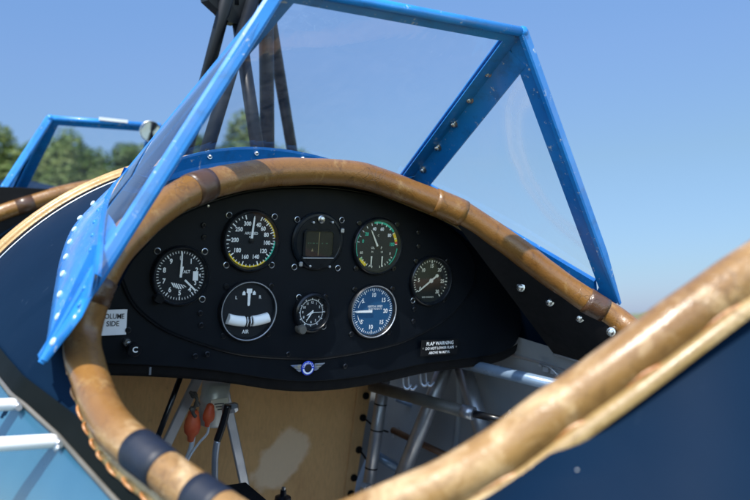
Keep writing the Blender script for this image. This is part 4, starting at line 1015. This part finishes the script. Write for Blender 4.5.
# small tabs on the panel's lower flange
mb = MB(); mb.box(at(150, 371, -.004), (.0025, .002, .009)); mb.build('panel_tab', alu, panel)

# ---- low wings
for sg in (-1, 1):
    mb = MB(); rows = []
    prof = [(1.0, 0), (.75, .028), (.5, .052), (.3, .064), (.12, .052), (.03, .026), (0, 0), (.05, -.022), (.3, -.038), (.6, -.03), (1.0, 0)]
    for x in (.33, 1.5, 3.0, 4.4): rows.append([V(sg*x, .75-1.45*a, -.70+1.45*b+.06*(x-.33)) for a, b in prof])
    mb.grid(rows); mb.add(rows[-1][:-1], [tuple(range(10))]); mb.build('wing', lblue, plane)

# ================================================================== surroundings
RX = np.array(Matrix.Rotation(NOSE_UP, 3, 'X'))
def world(P): return RX@(np.asarray(P)+OFF)
CW = world(CAM)
def wdir(u, v): return RX@ray(u, v)
# ground
gm = mat('grass_ground', (.05, .075, .02), .9, spec=.2)
c1 = ramp(gm, noise(gm, .15, 6), [(.3, (.11, .13, .05)), (.55, (.15, .155, .065)), (.75, (.22, .20, .11))])
c2 = ramp(gm, noise(gm, 9, 6), [(.3, (.6, .6, .6)), (.7, (1.25, 1.25, 1.2))])
N_, L_, B_ = nodes(gm); x_ = N_.new('ShaderNodeMix'); x_.data_type = 'RGBA'; x_.blend_type = 'MULTIPLY'; x_.inputs[0].default_value = 1; L_.new(c1, x_.inputs[6]); L_.new(c2, x_.inputs[7]); setc(gm, x_.outputs[2])
mb = MB(); R_ = [0, 3, 8, 20, 60, 200, 700, 2500, 6000]
G = [[(r*math.cos(a), r*math.sin(a), 0.) for a in np.linspace(0, 2*PI, 65)] for r in R_]
mb.grid(G, smooth=False)
gme = bpy.data.meshes.new('grass_field'); gme.from_pydata([tuple(p) for p in mb.v], [], mb.f); gme.materials.append(gm)
go = bpy.data.objects.new('grass_field', gme); COL.objects.link(go); tag(go, kind='structure')

# trees: tapered trunk with limbs, crown of many leaf-clump faces
bark = varied('bark', (.07, .05, .035), (.12, .09, .06), 4, (.8, .9))
def leafmat(name, a, b, c):
    m = mat(name, a, .6, spec=.25); N, L, bs = nodes(m)
    t = N.new('ShaderNodeObjectInfo'); g_ = N.new('ShaderNodeNewGeometry')
    s = ramp(m, g_.outputs['Random Per Island'], [(.0, a), (.55, b), (1., c)]); setc(m, s)
    bs.inputs['Transmission Weight'].default_value = 0
    tr = N.new('ShaderNodeBsdfTranslucent'); L.new(s, tr.inputs[0]); mx = N.new('ShaderNodeMixShader'); mx.inputs[0].default_value = .35
    out = [n for n in N if n.type == 'OUTPUT_MATERIAL'][0]; L.new(bs.outputs[0], mx.inputs[1]); L.new(tr.outputs[0], mx.inputs[2]); L.new(mx.outputs[0], out.inputs[0]); return m
lm = [leafmat('leaf_mid', (.060, .115, .030), (.095, .155, .042), (.15, .20, .065)), leafmat('leaf_yellowish', (.085, .135, .034), (.13, .175, .05), (.19, .22, .08)), leafmat('leaf_dark', (.045, .09, .026), (.07, .12, .036), (.11, .155, .052))]
def tree_mesh(h, w, seed, m, nl):
    r = np.random.default_rng(seed); tb = MB()
    th = h*.42; tb.tube(spline([(0, 0, 0), (w*.02, .01, th*.5), (-w*.01, w*.02, th), (w*.02, 0, h*.75)], 14), np.linspace(.035*h*.6, .008*h, 14), 10)
    blobs = []
    nb = 22
    for k in range(nb):
        a = r.uniform(0, 2*PI); zz = r.uniform(.22, .95); rad = w*.5*(1-abs((zz-.5)/.62)**2.2)*r.uniform(.45, .85); p = V(rad*math.cos(a), rad*math.sin(a), h*zz); blobs.append((p, w*r.uniform(.13, .22)*(1.15-.5*zz)))
        if k % 2 == 0: tb.tube(spline([(0, 0, h*max(.15, zz-.3)), p*V(.5, .5, 1)-V(0, 0, h*.08), p], 8), np.linspace(.009*h, .003*h, 8), 6)
    cb = MB()
    cs = r.integers(0, nb, nl); dv = r.normal(size=(nl, 3)); dv /= np.linalg.norm(dv, axis=1)[:, None]; rr = r.uniform(.35, 1.08, nl)**.6
    nv = r.normal(size=(nl, 3)); sz = r.uniform(.10, .24, nl)*(h/12)**.3
    for i in range(nl):
        p, R = blobs[cs[i]]; q = p+dv[i]*R*rr[i]*V(1, 1, .85)
        n = nrm(nv[i]*.55+dv[i]*1.2+V(0, 0, .45)); t = nrm(np.cross(n, V(.3, .2, 1))); b = np.cross(n, t); s = sz[i]
        cb.add([q-t*s, q-b*s*.6, q+t*s, q+b*s*.6+n*s*.25], [(0, 1, 2, 3)], 0)
    return tb, cb
def raw(mb, name, m):
    me = bpy.data.meshes.new(name); me.from_pydata(mb.v, [], mb.f); me.materials.append(m); return me
protos = []
for k, (h, w, n) in enumerate([(14, 10, 15000), (12, 11, 14000), (13, 8, 13000)]):
    tb, cb = tree_mesh(h, w, 40+k, None, n); protos.append((h, w, raw(tb, 'trunk', bark), raw(cb, 'crown', lm[k])))
def tree(u, vtop, dist, k, rot, wid=1., label=''):
    h, w, tm, cm = protos[k]; d = wdir(u, vtop); hd = math.hypot(d[0], d[1]); t = dist/hd; P = CW+d*t
    o = empty('broadleaf_tree', (P[0], P[1], 0)); s = max(P[2], 2)/h; o.scale = (s*wid, s*wid, s); o.rotation_euler = (0, 0, rot)
    for n_, me in (('trunk', tm), ('crown', cm)):
        c = bpy.data.objects.new(n_, me); COL.objects.link(c); c.parent = o
    tag(o, label, 'tree', 'trees beyond the airplane'); return o
TREES = [(-30, 135, 62, 1, .3, 1.0, 'broad tree left of the front windshield, partly cut off'),
 (4, 150, 66, 1, 1.9, .9, 'yellowish green tree behind the slanting bar of the front windshield'),
 (30, 168, 58, 2, .5, 1.1, 'low dark tree between the slanting windshield bar and the tallest tree'),
 (64, 133, 64, 0, 2.6, .75, 'tallest tree seen through the front windshield'),
 (82, 152, 60, 1, 4.1, .8, 'rounded tree just right of the tallest one, lower'),
 (101, 144, 68, 2, 5.2, .9, 'dark tree below the white patch on the front windshield bar'),
 (128, 147, 66, 0, .9, .85, 'tree beside the round mirror, seen through the front windshield'),
 (152, 150, 70, 1, 3.3, .8, 'tree directly below the round mirror'),
 (182, 140, 66, 2, 4.4, .9, 'tree behind the sloping side pane of the rear windshield'),
 (214, 132, 64, 0, 1.2, .8, 'tree seen between the left pylon legs'),
 (240, 126, 66, 1, 5.9, .8, 'tree top rising between the middle pylon legs'),
 (268, 150, 72, 2, .2, .7, 'low tree behind the upright pylon leg'),
 (300, 152, 80, 0, 2.2, .7, 'small tree top peeping out right of the last pylon leg')]
for a in TREES: tree(*a[:6], label=a[6])

# ================================================================== light, camera, render settings
SUN = nrm((-.43, -.40, .81))
w = bpy.data.worlds.new('World'); sc.world = w; w.use_nodes = True; N, L = w.node_tree.nodes, w.node_tree.links
sky = N.new('ShaderNodeTexSky'); sky.sky_type = 'NISHITA'; sky.sun_disc = False; sky.sun_elevation = math.asin(SUN[2]); sky.sun_rotation = math.atan2(SUN[0], SUN[1]); sky.air_density = 1.0; sky.dust_density = .25; sky.ozone_density = 3.0; sky.altitude = 50
bg = [n for n in N if n.type == 'BACKGROUND'][0]; # clear-air tint by elevation: the hazy band low down is kept from bleaching
SKY_STOPS = [(0.0, (0.1304, 0.1671, 0.2934)), (0.05, (0.163, 0.1997, 0.273)), (0.18, (0.2608, 0.2812, 0.2934)), (0.3, (0.3341, 0.3586, 0.3953)), (0.38, (0.3586, 0.4075, 0.4564)), (0.6, (0.85, 0.9, 1.0))]
tint = N.new('ShaderNodeMix'); tint.data_type = 'RGBA'; tint.blend_type = 'MULTIPLY'; tint.inputs[0].default_value = 1; L.new(sky.outputs[0], tint.inputs[6]); L.new(tint.outputs[2], bg.inputs[0]); bg.inputs[1].default_value = .15
tcw = N.new('ShaderNodeTexCoord'); sep = N.new('ShaderNodeSeparateXYZ'); L.new(tcw.outputs['Generated'], sep.inputs[0])
rw = N.new('ShaderNodeValToRGB'); els = rw.color_ramp.elements; stops = SKY_STOPS
while len(els) < len(stops): els.new(.5)
for el, (p, c) in zip(els, stops): el.position = p; el.color = (*c, 1)
L.new(sep.outputs['Z'], rw.inputs['Fac'])
# tint dims the sky ahead only; unseen sky behind stays bright as panel fill
dt = N.new('ShaderNodeVectorMath'); dt.operation = 'DOT_PRODUCT'; L.new(tcw.outputs['Generated'], dt.inputs[0]); dt.inputs[1].default_value = (.545, .838, 0)
mr = N.new('ShaderNodeMapRange'); mr.interpolation_type = 'SMOOTHSTEP'; mr.inputs[1].default_value = -.05; mr.inputs[2].default_value = .72; L.new(dt.outputs['Value'], mr.inputs[0])
sm_ = N.new('ShaderNodeMix'); sm_.data_type = 'RGBA'; L.new(mr.outputs[0], sm_.inputs[0]); sm_.inputs[6].default_value = (1.0, .97, .93, 1); L.new(rw.outputs['Color'], sm_.inputs[7]); L.new(sm_.outputs[2], tint.inputs[7])
sl = bpy.data.lights.new('sun', 'SUN'); sl.energy = 2.55; sl.angle = math.radians(.53); sl.color = (1, .95, .87)
so_ = bpy.data.objects.new('sun', sl); COL.objects.link(so_); so_.rotation_euler = Vector(tuple(SUN)).to_track_quat('Z', 'Y').to_euler(); so_.location = (0, 0, 20)
cd = bpy.data.cameras.new('camera'); co_ = bpy.data.objects.new('camera', cd); COL.objects.link(co_)
cd.sensor_width = 36; cd.lens = 36*FP/750; cd.clip_start = .02; cd.clip_end = 20000
M = Matrix(np.column_stack([RX@RV, RX@UV, -(RX@FV)]).tolist()).to_4x4(); M.translation = Vector(tuple(CW)); co_.matrix_world = M
cd.dof.use_dof = True; cd.dof.focus_distance = 1.08; cd.dof.aperture_fstop = 5.2; cd.dof.aperture_blades = 7
sc.camera = co_
sc.view_settings.view_transform = 'Standard'; sc.view_settings.look = 'None'; sc.view_settings.gamma = 1; sc.view_settings.use_curve_mapping = False
sc.view_settings.exposure = 1.5
sc.cycles.max_bounces = 10; sc.cycles.transparent_max_bounces = 16; sc.cycles.diffuse_bounces = 5
